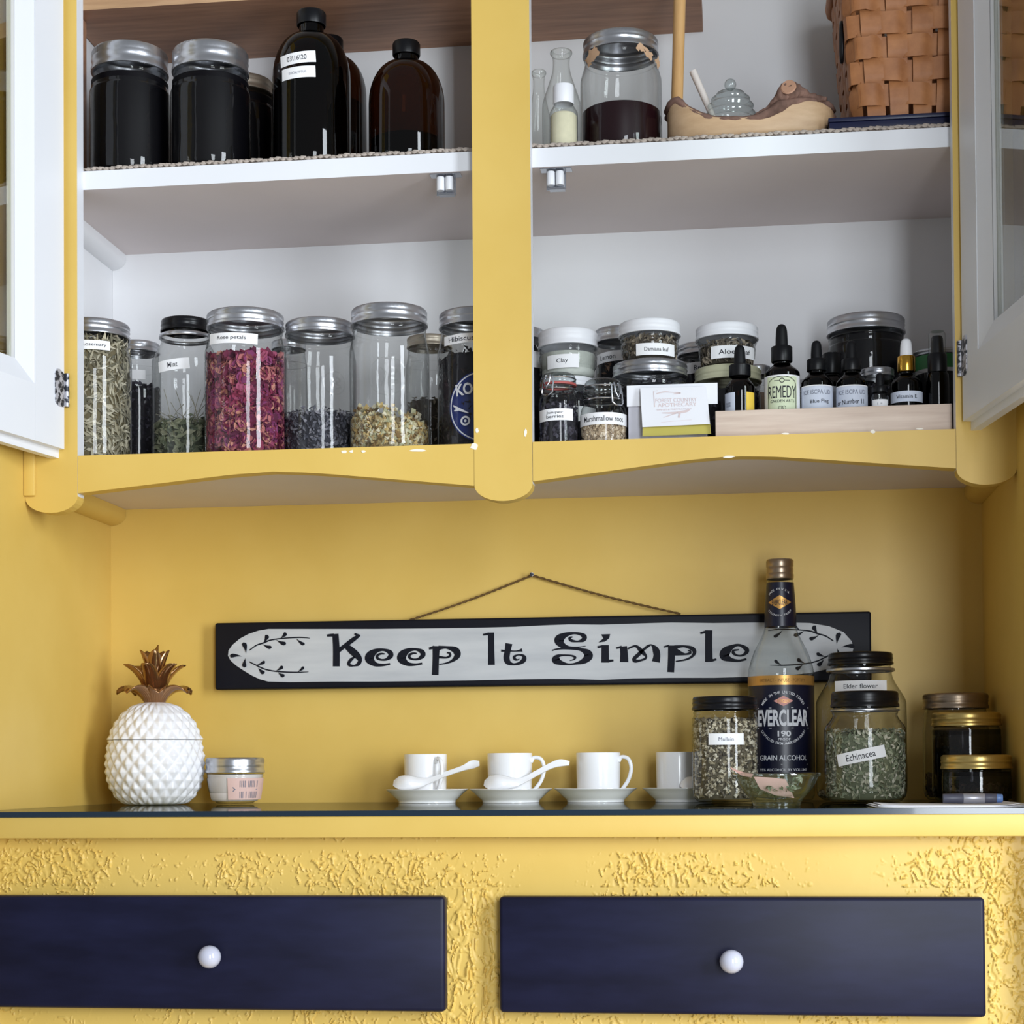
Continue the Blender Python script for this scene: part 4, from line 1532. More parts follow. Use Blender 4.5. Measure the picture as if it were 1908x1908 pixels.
# ---- card box with business cards
q0, q1 = at(1169, 780, 0.050), at(1320, 780, 0.050)
CBX = thing('card_box', 'open white cardboard box with folded flap holding cards', 'box', (float((q0[0] + q1[0]) / 2), 0.060, ZR))
bwid = float(q1[0] - q0[0]) / 2
bh = float(at(1240, 716, 0.042)[2]) - ZR
bt = 0.0012
mesh('box_body', *join([box(-bwid, bwid, -0.012, -0.012 + bt, 0.0003, bh - 0.006), box(-bwid, bwid, 0.017 - bt, 0.017, 0.0003, bh - 0.002), box(-bwid, -bwid + bt, -0.012, 0.017, 0.0003, bh - 0.004),
                        box(bwid - bt, bwid, -0.012, 0.017, 0.0003, bh - 0.004), box(-bwid, bwid, -0.012, 0.017, 0.0003, 0.0015)]), flat('box_grey_white', (206, 206, 216), 0.7), CBX, smooth=False)
f0, f1 = at(1168, 735, 0.0455), at(1337, 735, 0.0455)
zf0, zf1 = float(at(1250, 755, 0.0455)[2]) - ZR, bh + 0.0005
mesh('flap', *box(float(f0[0]) - CBX.location.x, float(f1[0]) - CBX.location.x, -0.0148, -0.0136, zf0, zf1), MT['card'], CBX, smooth=False)


def card(name, label, cat, px, Y0, Y1, mat, thick=0.0005):
    """leaning card from four pixel corners: top edge at depth Y1, bottom edge at Y0"""
    tl, tr, brr, bll = [at(a, b, y) for (a, b), y in zip(px, (Y1, Y1, Y0, Y0))]
    V_ = [tuple(q) for q in (bll, brr, tr, tl)]
    V_ += [(x, y + thick, z) for x, y, z in V_]
    F_ = [(0, 1, 2, 3), (7, 6, 5, 4), (0, 4, 5, 1), (1, 5, 6, 2), (2, 6, 7, 3), (3, 7, 4, 0)]
    o = mesh(name, V_, F_, MT[mat], smooth=False)
    tag(o, label, cat)
    return o, (np.array(tl), np.array(tr), np.array(bll), np.array(brr))


yc_, cy_ = card('business_card', 'yellow-green card standing behind the white printed card', 'card', ((1200, 742), (1318, 740), (1325, 808), (1197, 813)), 0.0312, 0.0420, 'cardyellow')
wc_, corners = card('business_card', 'white printed business card leaning on the card box', 'card', ((1193, 723), (1316, 720), (1323, 790), (1197, 796)), 0.0296, 0.0390, 'card')
tl, tr, bll, brr = corners


def on_card(vf, lift=0.0004):
    """unit-square 2-D coordinates on the white card"""
    V_ = []
    nrm = np.cross(tr - tl, tl - bll)
    nrm /= np.linalg.norm(nrm)
    if nrm[1] > 0:
        nrm = -nrm
    for u, v in vf[0]:
        V_.append(tuple(bll * (1 - u) * (1 - v) + brr * u * (1 - v) + tl * (1 - u) * v + tr * u * v + nrm * lift))
    return V_, vf[1]


pc = [off2d(fit_text('FOREST COUNTRY', 0.62, 0.10), 0.53, 0.66), off2d(fit_text('APOTHECARY', 0.58, 0.10), 0.54, 0.54),
      off2d(fit_text('SIMPLES & PREPARATIONS', 0.52, 0.04), 0.49, 0.42),
      stroke2d([(0.24, 0.84, 0.02), (0.36, 0.88, 0.03), (0.5, 0.86, 0.015), (0.60, 0.84, 0.03), (0.5, 0.82, 0.02)]),
      poly_line2d([(0.20, 0.50), (0.20, 0.90), (0.26, 0.92)], 0.012),
      stroke2d([(0.30, 0.34, 0.02), (0.50, 0.33, 0.05), (0.66, 0.36, 0.06), (0.72, 0.40, 0.01)]),
      stroke2d([(0.32, 0.22, 0.01), (0.42, 0.27, 0.02), (0.54, 0.33, 0.02)]), stroke2d([(0.55, 0.20, 0.03), (0.57, 0.32, 0.03)]), poly_line2d([(0.28, 0.10), (0.74, 0.13)], 0.006)]
mesh('card_print', *on_card(join(pc)), MT['cardprint'], wc_, smooth=False)

# ---- pale wooden tray that holds the dropper bottles
t0, t1 = at(1333, 780, 0.0235), at(1776, 775, 0.0235)
tx0, tx1 = float(t0[0]), min(float(t1[0]), XR - 0.001)
TR = thing('bottle_tray', 'pale wooden tray with a plain front lip holding the dropper bottles', 'tray', ((tx0 + tx1) / 2, 0.06, ZR))
hw = (tx1 - tx0) / 2
lipz = 0.0322
bbox_obj('front_lip', (-hw, hw, 0.0225 - 0.06, 0.0315 - 0.06, 0.0002, lipz), MT['tray'], TR, 0.0008)
bbox_obj('tray_floor', (-hw, hw, 0.0316 - 0.06, 0.096 - 0.06, 0.0002, 0.0050), MT['tray'], TR)
bbox_obj('side_lip', (hw - 0.005, hw, 0.0316 - 0.06, 0.096 - 0.06, 0.0051, lipz), MT['tray'], TR)
TB = ZR + 0.0052


def dropper(label, cx, Y, base, ybulb, ycap, ycapb, yshl, Rpx, cappx, bulbpx, glassmat='darkglass', capmat='blackpl', bulbmat='rubber', group='dropper bottles in the wooden tray', name='dropper_bottle', fill=True):
    P = Pot(name, label, 'bottle', cx, Y, base, ybulb, group)
    s = P.s
    R, rc, rb = Rpx * s, cappx * s, bulbpx * s
    P.R = R
    zb, zc, zcb, zs = P.z(ybulb, rb), P.z(ycap, rc), P.z(ycapb, rc), P.z(yshl, R)
    rn = rc * 0.80
    pr = smooth_prof([(0, 0.0008), (R * 0.9, 0.0006), (R, 0.004), (R, zs * 0.6), (R, zs - 0.001), (R * 0.93, zs + (zcb - zs) * 0.35), (rn * 1.1, zs + (zcb - zs) * 0.78), (rn, zcb - 0.001), (rn, zcb + 0.001)], 4)
    P.part('glass_body', lathe(pr, 44), MT[glassmat])
    if fill:
        liquid(P, R, 0.002, zs * 0.85, 'darkfill')
    P.part('collar', lathe([(rc * 0.97, zcb), (rc, zcb + 0.0008), (rc, zc - 0.001), (rc * 0.93, zc), (rb * 0.9, zc + 0.0004)], 48, {1: rc * 0.015, 2: rc * 0.015}), MT[capmat], auto=40)
    P.part('bulb', lathe(smooth_prof([(rb * 0.98, zc), (rb, zc + 0.001), (rb * 0.95, zc + (zb - zc) * 0.45), (rb * 0.82, zc + (zb - zc) * 0.80), (rb * 0.5, zb - (zb - zc) * 0.05), (0, zb)], 4), 32), MT[bulbmat])
    P.zs = zs
    return P


P = dropper('amber dropper bottle with a torn white and yellow label', 1378, 0.062, TB, 640, 676, 698, 722, 27.5, 20, 11, 'amber')
P.paper(-18, 752, 18, 44, ['lll', 'lll'], 10, 4, mat='label_blue', ink='printgrey', weight=0)
P.paper(18, 752, 14, 44, None, mat='label_yellow')
P = dropper('taller dropper bottle with a pale green label reading REMEDY', 1456, 0.063, TB, 601, 642, 671, 696, 33, 19.5, 11.5)
lb = P.paper(0, 738, 63, 80, None, mat='paper')
gw = 58 * P.s
z0 = P.z(738, P.R)
sc = P.s
P.part('green_field', P.wrap(rect2d(58 * sc, 66 * sc, 16, 2, 0, 4 * sc), P.R, 0, z0, 0.0009), MT['label_green'], lb, smooth=True)
tx = [off2d(fit_text('REMEDY', 52 * sc, 22 * sc, 0.0), 0, 8 * sc), off2d(fit_text('GARDEN ARTS', 44 * sc, 5 * sc), 0, -9 * sc), off2d(fit_text('CBD', 13 * sc, 8 * sc), 0, -22 * sc),
      off2d(fit_text('Tincture', 30 * sc, 8 * sc), 0, -34 * sc),
      off2d(ring2d(3.2 * sc, 4.6 * sc, 20), 0, 29 * sc), poly_line2d([(-14 * sc, 29 * sc), (-5 * sc, 29 * sc)], 1.2 * sc), poly_line2d([(5 * sc, 29 * sc), (14 * sc, 29 * sc)], 1.2 * sc),
      stroke2d([(-26 * sc, -30 * sc, 1.2 * sc), (-26 * sc, 20 * sc, 1.2 * sc), (-20 * sc, 31 * sc, 1.2 * sc), (-8 * sc, 36 * sc, 1.2 * sc), (8 * sc, 36 * sc, 1.2 * sc), (20 * sc, 31 * sc, 1.2 * sc), (26 * sc, 20 * sc, 1.2 * sc), (26 * sc, -30 * sc, 1.2 * sc)]),
      poly_line2d([(-25 * sc, -4.5 * sc), (25 * sc, -4.5 * sc)], 0.9 * sc), poly_line2d([(-24 * sc, -26 * sc), (-10 * sc, -25 * sc)], 2.2 * sc), poly_line2d([(10 * sc, -25 * sc), (24 * sc, -26 * sc)], 2.2 * sc)]
P.part('lettering', P.wrap(join(tx), P.R, 0, z0, 0.0012), MT['print'], lb, smooth=False)

for cx, lab, txt, tw, tdx in ((1521, 'dropper bottle with a pale blue label reading Blue Flag', 'Blue Flag', 34, 5), (1586, 'dropper bottle with a pale blue label reading Number 11', 'or Number 11', 52, -3)):
    P = dropper(lab, cx, 0.063, TB, 632, 666, 688, 714, 29, 18, 10.5)
    lb = P.paper(0, 749, 56, 64, None, mat='label_blue')
    z0 = P.z(740, P.R)
    P.part('label_border', P.wrap(rect2d(66 * P.s, 2 * P.s, 16, 1, 0, 22 * P.s), P.R, 0, z0, 0.0009), MT['paper'], lb)
    P.part('lettering', P.wrap(off2d(fit_text('ICE ISCPA UD', 52 * P.s, 8 * P.s), 0, 10 * P.s), P.R, 0, z0, 0.0010), MT['printgrey'], lb, smooth=False)
    P.part('lettering', P.wrap(off2d(fit_text(txt, tw * P.s, 8.5 * P.s, 0.004), tdx * P.s, -8 * P.s, 0.03), P.R, 0, z0, 0.0010), MT['print'], lb, smooth=False)
P = dropper('dark bottle with a plain black cap behind the Blue Flag and Number 11 bottles', 1549, 0.117, ZR, 654, 656, 694, 716, 24, 17, 13, bulbmat='blackpl')
P.paper(8, 745, 24, 50, None, mat='label_blue')

P = jar('tincture_jar', 'large black-filled jar with a broad knurled silver lid behind the dropper bottles', 1613, 0.195, ZR, 578, 608, 70, 71.5, 'silver', sh=0.012)
liquid(P, P.R, 0.003, P.zl - 0.004, 'darkfill')
P = jar('spice_jar', 'small jar with a thin white-silver lid in front of the large black jar', 1634, 0.1175, ZR, 682, 697, 30, 31.5, 'silver', sh=0.008)
contents(P, P.R, 0.003, P.zl - 0.010, F_DARK, 'core_dark', 'chunk', 0.006, 80, 33)
P = dropper('miniature clear dropper vial with a white label', 1639, 0.048, TB, 693, 718, 729, 738, 16, 14.5, 8, 'clear', name='dropper_vial', fill=False)
P.paper(0, 752, 26, 16, 'l  =', 8, 4)
P = dropper('black bottle with a white rubber bulb and gold collar labelled Vitamin E', 1688, 0.062, TB, 628, 661, 690, 716, 29, 16.5, 11.5, capmat='gold', bulbmat='whitelid')
P.paper(0, 738, 56, 20, 'Vitamin E', 38, 7, mat='label_blue', weight=0.004)

P = Pot('spray_bottle', 'dark spray bottle with a clear overcap at the end of the tray', 'bottle', 1746, 0.062, TB, 640)
s = P.s
R = 21 * s
z = lambda y: P.z(y, R)
P.part('glass_body', lathe(smooth_prof([(0, 0.0006), (R * 0.9, 0.0006), (R, 0.004), (R, z(702)), (R * 0.85, z(694)), (R * 0.75, z(690))], 4), 40), MT['darkglass'])
liquid(P, R, 0.002, z(715), 'darkfill')
P.part('pump_collar', lathe([(17 * s, z(690)), (17.5 * s, z(688)), (17.5 * s, z(658)), (16 * s, z(655)), (10 * s, z(654))], 40, {1: 0.3 * s, 2: 0.3 * s}), MT['blackpl'], auto=40)
P.part('actuator', lathe([(12.5 * s, z(656)), (11 * s, z(626)), (9 * s, z(622)), (0, z(621))], 32), MT['blackpl'])
P.part('overcap', lathe([(16 * s, z(656)), (15.5 * s, z(618)), (13 * s, z(613)), (0, z(613))], 32), MT['clear'])

P = jar('herb_jar', 'silver-lidded jar with a green band behind the spray bottle', 1750, 0.150, ZR, 645, 656, 47, 48, 'silver', sh=0.008)
liquid(P, P.R, 0.003, P.z(690, P.R), 'darkfill')
P.paper(0, 671, 90, 26, None, mat='greenband')


# ================================================================== ON THE WORKTOP
# ---- hanging sign
YS = 0.2600                           # face of the sign
sg = [at(a, b, YS) for a, b in ((400, 1160), (1623, 1139), (1627, 1268), (402, 1287))]
sx0, sx1 = float(sg[0][0]), float(sg[1][0])
sz0, sz1 = 0.1450, 0.2305
SG = thing('wooden_sign', 'long black wooden sign with pale lettering panel hanging from jute twine', 'sign', ((sx0 + sx1) / 2, 0.27, sz0))
SOX, SOZ = (sx0 + sx1) / 2, sz0
hw = (sx1 - sx0) / 2
mesh('board', *bevel(*box(-hw, hw, YS - 0.27, D - 0.0015 - 0.27, 0, sz1 - sz0), 0.0028, 3), MT['black'], SG, auto=50)


def on_sign(vf, lift):
    """pixel-traced shapes laid on the face of the sign"""
    V_ = []
    for a, b in vf[0]:
        p_ = at(a, b, YS)
        V_.append((float(p_[0]) - SOX, YS - 0.27 - lift, float(p_[2]) - SOZ))
    return V_, vf[1]


def mirror_sign(vf):
    return [(-x, y, z) for x, y, z in vf[0]], [tuple(reversed(f)) for f in vf[1]]


top = [(425, 1222), (426, 1212), (433, 1202), (447, 1190), (464, 1181), (482, 1175), (500, 1172), (540, 1172), (620, 1172), (700, 1172), (800, 1171), (880, 1170), (960, 1168), (1020, 1165), (1060, 1163.5), (1120, 1164), (1180, 1162), (1250, 1160), (1330, 1161),
       (1400, 1160), (1470, 1160), (1510, 1161), (1545, 1167), (1572, 1178), (1587, 1195), (1590, 1208)]
bot = [(425, 1222), (430, 1231), (440, 1240), (455, 1250), (470, 1259), (485, 1266), (500, 1270), (540, 1271), (620, 1270), (700, 1270), (800, 1269), (880, 1268), (960, 1266), (1020, 1265), (1060, 1265), (1120, 1267), (1180, 1264), (1250, 1263), (1330, 1263),
       (1400, 1261), (1470, 1258), (1510, 1254), (1545, 1246), (1572, 1235), (1587, 1222), (1590, 1208)]
V_, F_ = [], []
for t_, b_ in zip(top, bot):
    V_ += [t_, b_]
F_ = [(2 * i, 2 * i + 1, 2 * i + 3, 2 * i + 2) for i in range(len(top) - 1)]
SP = mesh('pale_panel', *on_sign((V_, F_), 0.0004), MT['wash'], SG, smooth=False)


def zs_(pts, ox, oy, k):
    return [(ox + x / k, oy + y / k, w / k) for x, y, w in pts]


def letter(strokes, ox, oy, k, polys=()):
    ps = [stroke2d(zs_(s_, ox, oy, k)) for s_ in strokes]
    for pl_ in polys:
        ps.append(([(ox + x / k, oy + y / k) for x, y in pl_], [tuple(range(len(pl_)))]))
    mesh('letter', *join([on_sign(q, 0.0008 + 0.00012 * i) for i, q in enumerate(ps)]), MT['ink'], SP, smooth=False)


k1 = (600, 1160, 7.067)
letter([[(178, 150, 82), (190, 350, 88), (190, 578, 90)], [(68, 172, 28), (110, 168, 36), (160, 165, 40)], [(215, 375, 55), (300, 310, 52), (400, 235, 58), (478, 178, 44)], [(430, 148, 26), (505, 178, 30)],
        [(330, 315, 70), (410, 385, 92), (480, 450, 78), (503, 500, 52), (480, 548, 48), (430, 568, 20), (370, 562, 36), (355, 535, 40), (385, 490, 40), (432, 452, 24)]], *k1)
e_str = [(898, 545, 26), (800, 560, 34), (700, 548, 60), (630, 485, 118), (645, 425, 110), (720, 372, 58), (815, 360, 34), (895, 392, 62), (905, 440, 66), (850, 484, 34), (780, 490, 25), (730, 465, 38), (735, 430, 34), (780, 411, 26), (826, 413, 18)]
letter([e_str], *k1)
letter([[(x + 423, y - 6, w) for x, y, w in e_str]], *k1)
letter([[(1505, 310, 96), (1500, 480, 86), (1492, 690, 88)], [(1410, 345, 28), (1480, 325, 44)], [(1540, 335, 60), (1640, 328, 36), (1755, 362, 84), (1786, 425, 86), (1735, 492, 44), (1650, 532, 22), (1545, 552, 14)],
        [(1545, 455, 34), (1640, 462, 24), (1686, 438, 34), (1684, 405, 28), (1648, 397, 16)]], *k1)
k2 = (890, 1160, 8.296)
letter([[(208, 155, 98), (212, 400, 96), (214, 655, 106)], [(85, 190, 28), (175, 175, 44)]], *k2)
letter([[(485, 325, 108), (465, 440, 92), (448, 540, 96), (470, 610, 84), (545, 645, 38), (640, 632, 46), (708, 588, 72), (722, 540, 64), (690, 507, 36), (620, 502, 22), (568, 530, 44), (578, 566, 40), (618, 576, 22), (646, 560, 12)],
        [(365, 435, 36), (430, 438, 28), (600, 442, 18), (690, 425, 52)]], *k2)
letter([[(1468, 222, 18), (1422, 240, 40), (1450, 278, 46), (1550, 292, 26), (1635, 265, 70), (1648, 215, 76), (1580, 176, 46), (1470, 166, 38), (1340, 200, 88), (1262, 268, 150), (1300, 340, 100), (1400, 383, 46), (1530, 385, 24), (1670, 366, 12)],
        [(1152, 432, 20), (1250, 408, 26), (1400, 400, 36), (1590, 418, 46), (1690, 465, 110), (1715, 520, 134), (1650, 590, 92), (1530, 632, 38), (1400, 645, 30), (1275, 618, 78), (1212, 575, 126), (1240, 522, 60), (1320, 506, 28), (1440, 510, 26), (1508, 537, 36), (1488, 570, 24), (1425, 588, 10)]], *k2)
k3 = (1100, 1160, 5.9625)
letter([[(165, 250, 80), (165, 445, 86)], [(80, 274, 24), (135, 264, 26)], [(195, 428, 34), (258, 420, 22)]], *k3, polys=[[(122, 132), (222, 128), (210, 175), (165, 212), (90, 222), (146, 176)]])
letter([[(368, 265, 78), (376, 350, 84), (376, 440, 94)], [(288, 286, 18), (350, 270, 28)],
        [(415, 292, 18), (505, 262, 26), (570, 322, 50), (618, 370, 26), (610, 400, 26), (560, 420, 24), (500, 427, 40), (488, 402, 40), (540, 352, 42), (585, 308, 28), (640, 264, 30), (682, 250, 18), (725, 300, 70), (740, 365, 76), (728, 438, 86)]], *k3)
letter([[(902, 255, 76), (900, 400, 76), (893, 552, 76)], [(815, 272, 16), (875, 258, 26)], [(935, 275, 44), (1040, 264, 24), (1128, 288, 46), (1158, 328, 42), (1128, 378, 28), (1060, 412, 20), (950, 432, 16)],
        [(930, 320, 100), (975, 335, 66), (1050, 352, 22), (1106, 340, 30), (1110, 318, 20), (1085, 312, 12)]], *k3)
letter([[(1316, 85, 80), (1315, 270, 80), (1318, 437, 86)], [(1222, 120, 22), (1290, 100, 32)], [(1350, 422, 28), (1402, 408, 22)]], *k3)
letter([[(1735, 405, 24), (1650, 424, 28), (1560, 412, 48), (1490, 372, 104), (1510, 318, 100), (1590, 262, 40), (1660, 252, 28), (1728, 290, 50), (1738, 325, 46), (1690, 364, 24), (1630, 365, 22), (1590, 340, 34), (1592, 312, 25), (1652, 303, 14)]], *k3)
k4 = (410, 1160, 9.086)
sprigs = [stroke2d(zs_([(500, 470, 18), (620, 385, 22), (740, 345, 25), (850, 300, 24), (1040, 270, 20), (1350, 252, 22), (1525, 266, 10)], *k4)),
          stroke2d(zs_([(500, 665, 18), (620, 725, 22), (750, 785, 22), (900, 820, 22), (1100, 838, 22), (1300, 842, 20), (1500, 835, 10)], *k4))]
lv = [((740, 345), (808, 208), 88), ((720, 365), (878, 428), 72), ((1025, 268), (1125, 172), 78), ((950, 290), (1122, 365), 78), ((1290, 265), (1438, 378), 64),
      ((615, 722), (768, 658), 64), ((650, 760), (755, 865), 80), ((948, 820), (1070, 740), 68), ((985, 842), (1096, 912), 74), ((1312, 840), (1428, 748), 58),
      ((446, 528), (402, 335), 92), ((382, 575), (170, 565), 80), ((442, 598), (418, 762), 84)]
for b_, t_, w in lv:
    sprigs.append(leaf2d((k4[0] + b_[0] / k4[2], k4[1] + b_[1] / k4[2]), (k4[0] + t_[0] / k4[2], k4[1] + t_[1] / k4[2]), w / k4[2]))
sp = join([on_sign(q, 0.0008 + 0.00006 * i) for i, q in enumerate(sprigs)])
mesh('painted_sprig', *sp, MT['ink'], SP, smooth=False)
mesh('painted_sprig', *mirror_sign(sp), MT['ink'], SP, smooth=False)
na = at(992, 1072, 0.276)
p1, p2 = at(762, 1153, 0.270), at(1268, 1141, 0.270)


def twine(a, b, n=60):
    a, b = np.array(a), np.array(b)
    ps = []
    for ph in (0, PI):
        path = []
        for i in range(n + 1):
            t = i / n
            q = a * (1 - t) + b * t
            q = q + np.array([0, 0.0006 * math.cos(i * 1.1 + ph), 0.0008 * math.sin(i * 1.1 + ph) - 0.0022 * math.sin(PI * t)])
            path.append(tuple(q - np.array([SOX, 0.27, SOZ])))
        ps.append(tube(path, 0.00095, 5))
    return join(ps)


mesh('twine', *join([twine(p1 - np.array([0, 0, 0.002]), na), twine(na, p2 - np.array([0, 0, 0.002]))]), MT['twine'], SG)
nv = lathe([(0, 0), (0.0014, 0), (0.0014, 0.012), (0.0026, 0.0122), (0.0026, 0.0135), (0, 0.0138)], 14)
nl = mesh('nail', [(float(na[0]) + x, D - z, float(na[2]) + 0.0005 + y) for x, y, z in nv[0]], nv[1], MT['hinge'], auto=40)
tag(nl, 'small nail in the yellow wall carrying the sign twine', 'nail')

# ---- pineapple jar
P = Pot('pineapple_jar', 'white ceramic pineapple jar with bronze leaves', 'jar', 289, 0.190, 0.0003, 1380)
s = P.s
zsm = P.z(1378, 0.05)                 # seam between base and lid
ztop = P.z(1308, 0.02)
PR = [(0.0, 0.0), (30, 0.0), (52, 1.5), (66, 9), (80, 30), (87, 52), (89, 78), (87, 100), (84, 122)]
PRL = [(84, 122), (83.5, 126), (76, 146), (66, 163), (52, 178), (36, 188), (20, 193), (0, 194)]
zk = zsm / 122.0
zl_ = (ztop - zsm) / (194 - 122.0)


def dia(prof, seg=220, nd=22, amp=0.0042, rows=84, zc=None):
    pr_ = np.array(prof)
    d = np.concatenate([[0], np.cumsum(np.hypot(np.diff(pr_[:, 0]), np.diff(pr_[:, 1])))])
    t = np.linspace(0, d[-1], rows)
    rr, zz = np.interp(t, d, pr_[:, 0]), np.interp(t, d, pr_[:, 1])
    V_, F_ = [], []
    for j in range(rows):
        for i in range(seg):
            th = 2 * PI * i / seg
            r = rr[j]
            a = nd * th / (2 * PI) + zz[j] / 31.0
            b = nd * th / (2 * PI) - zz[j] / 31.0
            h = 1 - 2 * max(abs(a % 1 - 0.5), abs(b % 1 - 0.5))
            k = min(1, r / 40.0)
            ro = r * s + amp * (h - 0.3) * k
            V_.append((ro * math.sin(th), -ro * math.cos(th), zc(zz[j])))
    for j in range(rows - 1):
        for i in range(seg):
            k = (i + 1) % seg
            F_.append((j * seg + i, j * seg + k, (j + 1) * seg + k, (j + 1) * seg + i))
    F_.append(tuple(range(seg - 1, -1, -1)))
    F_.append(tuple((rows - 1) * seg + i for i in range(seg)))
    return V_, F_


def smp(pr_):
    return smooth_prof(pr_, 5)


pb = smp(PR)
pb[0] = (0.5, 0.0)
P.part('jar_base', dia(pb, zc=lambda q: max(0, q) * zk - 0.0002 * (q > 121)), MT['matte'], auto=None)
plid = smp(PRL)
plid[-1] = (0.5, 194)
LD = P.part('jar_lid', dia(plid, rows=60, zc=lambda q: zsm + 0.0006 + (q - 122) * zl_), MT['matte'], auto=None)


def pine_leaf(az, tier, L, w, lean, curl, z0, r0):
    """curved channel leaf: lean = start angle from vertical, curl = how far it bends over"""
    n = 12
    V_, F_ = [], []
    pos = np.array([r0, 0.0, z0])
    th = lean
    st_ = L / n
    ca, sa = math.cos(az), math.sin(az)
    for i in range(n + 1):
        t = i / n
        wd = w * (0.70 + 0.75 * t - 0.95 * t * t) * math.sqrt(max(0.03, 1 - max(0.0, (t - 0.8) / 0.2) ** 2))
        nrm = np.array([-math.cos(th), 0, math.sin(th)])
        row = []
        for side, lift in ((-1, 0.35), (-0.5, 0.05), (0, -0.08), (0.5, 0.05), (1, 0.35)):
            row.append(pos + np.array([0, side * wd / 2, 0]) + nrm * lift * wd * 0.6)
        th_ = 0.0016 * (1 - 0.5 * t)
        full = row + [q - nrm * th_ for q in reversed(row)]
        for q in full:
            V_.append((q[0] * ca - q[1] * sa, q[0] * sa + q[1] * ca, q[2]))
        pos = pos + np.array([math.sin(th), 0, math.cos(th)]) * st_
        th += curl / n * (0.4 + 1.2 * t)
    m = 10
    for i in range(n):
        for k in range(m):
            l = (k + 1) % m
            F_.append((i * m + k, i * m + l, (i + 1) * m + l, (i + 1) * m + k))
    F_.append(tuple(range(m - 1, -1, -1)))
    F_.append(tuple(n * m + k for k in range(m)))
    mesh('leaf', V_, F_, MT['bronze'], LD)


zl0 = ztop - 0.001
for k in range(7):                     # drooping ring
    pine_leaf(-PI / 2 + 0.42 + 2 * PI * k / 7, 0, 0.046, 0.028, 0.55, 2.2, zl0, 0.010)
for k in range(6):                     # spreading ring
    pine_leaf(-PI / 2 + 0.0 + 2 * PI * k / 6, 1, 0.054, 0.025, 0.28, 1.05, zl0 + 0.006, 0.008)
for k in range(5):                     # upright ring
    pine_leaf(-PI / 2 + 0.30 + 2 * PI * k / 5, 2, 0.058, 0.023, 0.06, 0.5, zl0 + 0.010, 0.0055)
pine_leaf(-PI / 2 + 2.2, 3, 0.067, 0.021, -0.02, 0.16, zl0 + 0.006, 0.002)
P.part('leaf_collar', lathe([(0.0135, zl0 - 0.002), (0.0125, zl0 + 0.004), (0.010, zl0 + 0.010), (0.006, zl0 + 0.018), (0, zl0 + 0.019)], 28), MT['bronze'], LD)

# ---- candle jar
P = jar('candle_jar', 'short silver-lidded jar of white wax with a pink label beside the pineapple', 438, 0.205, 0.0003, 1411, 1440, 52.5, 54.5, 'silver', sh=0.006, foot=0.80, neck=0.005, taper=0.87)
P.part('wax', lathe([(0, 0.0035), (P.R * 0.76, 0.0035), (P.R * 0.845, 0.006), (P.R * 0.90, P.zl * 0.4), (P.R * 0.97, P.zl * 0.75), (P.R * 0.97, P.zl - 0.002), (0, P.zl - 0.001)], 40), MT['wax'])
tap = lambda z_: P.R * (0.87 + 0.13 * min(1, max(0, z_ / (P.zl * 0.8))))
P.paper(19, 1470, 66, 40, None, mat='pinklab', Rtop=tap, name='pink_label')
lb = [c for c in P.root.children if c.name.startswith('pink_label')][0]
z0 = P.z(1470, P.R)
tx = [off2d(fit_text('llll lllll l', 38 * s, 12 * s), 8 * s, 9 * s), off2d(fit_text('lll l lllllll', 38 * s, 12 * s), 8 * s, -11 * s), poly_line2d([(-20 * s, -1 * s), (26 * s, -1 * s)], 1.2 * s),
      poly_line2d([(-20 * s, -1 * s), (-24 * s, 3 * s)], 1.6 * s), poly_line2d([(-20 * s, -1 * s), (-24 * s, -5 * s)], 1.6 * s)]
P.part('lettering', P.wrap(join(tx), P.R, 19, z0, 0.0010, Rtop=tap), MT['printgrey'], lb, smooth=False)

# ---- cups, saucers, spoons
SAUC_Y = 0.224


def saucer(cx, lab):
    P = Pot('saucer', lab, 'saucer', cx, SAUC_Y, 0.0003, 1480, 'white china saucers')
    s_ = P.s
    R = 77 * s_
    k = 0.0165 / 26.0
    pr = [(0, 3 * k), (46 * s_, 3 * k), (50 * s_, 0.2 * k), (53 * s_, 0.0), (53.5 * s_, 4 * k), (60 * s_, 10 * k), (70 * s_, 20 * k), (R, 25.2 * k), (R * 1.002, 26 * k), (R * 0.985, 26.2 * k), (66 * s_, 21 * k), (56 * s_, 11 * k), (46 * s_, 7 * k), (0, 6.6 * k)]
    o = P.part('dish', lathe(smooth_prof(pr, 2), 64), MT['china'])
    return P


def cup(cx, xl, xr, yt, lab, haz, hscale=1.0):
    P = Pot('espresso_cup', lab, 'cup', cx, SAUC_Y, 0.0003 + 0.0046, 1440, 'white china espresso cups')
    s_ = P.s
    R = (xr - xl) / 2 * s_
    H = P.z(yt, R)
    pr = [(0, 0.0006), (R * 0.80, 0.0006), (R * 0.93, 0.0010), (R * 0.955, 0.004), (R * 0.985, H * 0.6), (R, H - 0.0008), (R * 0.985, H), (R * 0.93, H - 0.0008), (R * 0.90, H * 0.5), (R * 0.85, 0.006), (0, 0.005)]
    P.part('cup_body', lathe(pr, 64), MT['china'], auto=45)
    # ear-shaped handle in the plane of azimuth haz (0 = towards camera, + = to the right)
    a = P.alpha + haz
    u = np.array([math.sin(a), -math.cos(a), 0])
    prof = [(R * 0.97, H * 0.80), (R * 1.10, H * 0.90), (R * 1.42, H * 0.86), (R * 1.56, H * 0.66), (R * 1.44, H * 0.42), (R * 1.20, H * 0.24), (R * 0.95, H * 0.10)]
    pts = smooth_prof(prof, 6)
    mesh('handle', *tube([tuple(u * r + np.array([0, 0, z_])) for r, z_ in pts], [0.0024] * len(pts), 10, flat_=1.0), MT['china'], P.root)
    return P


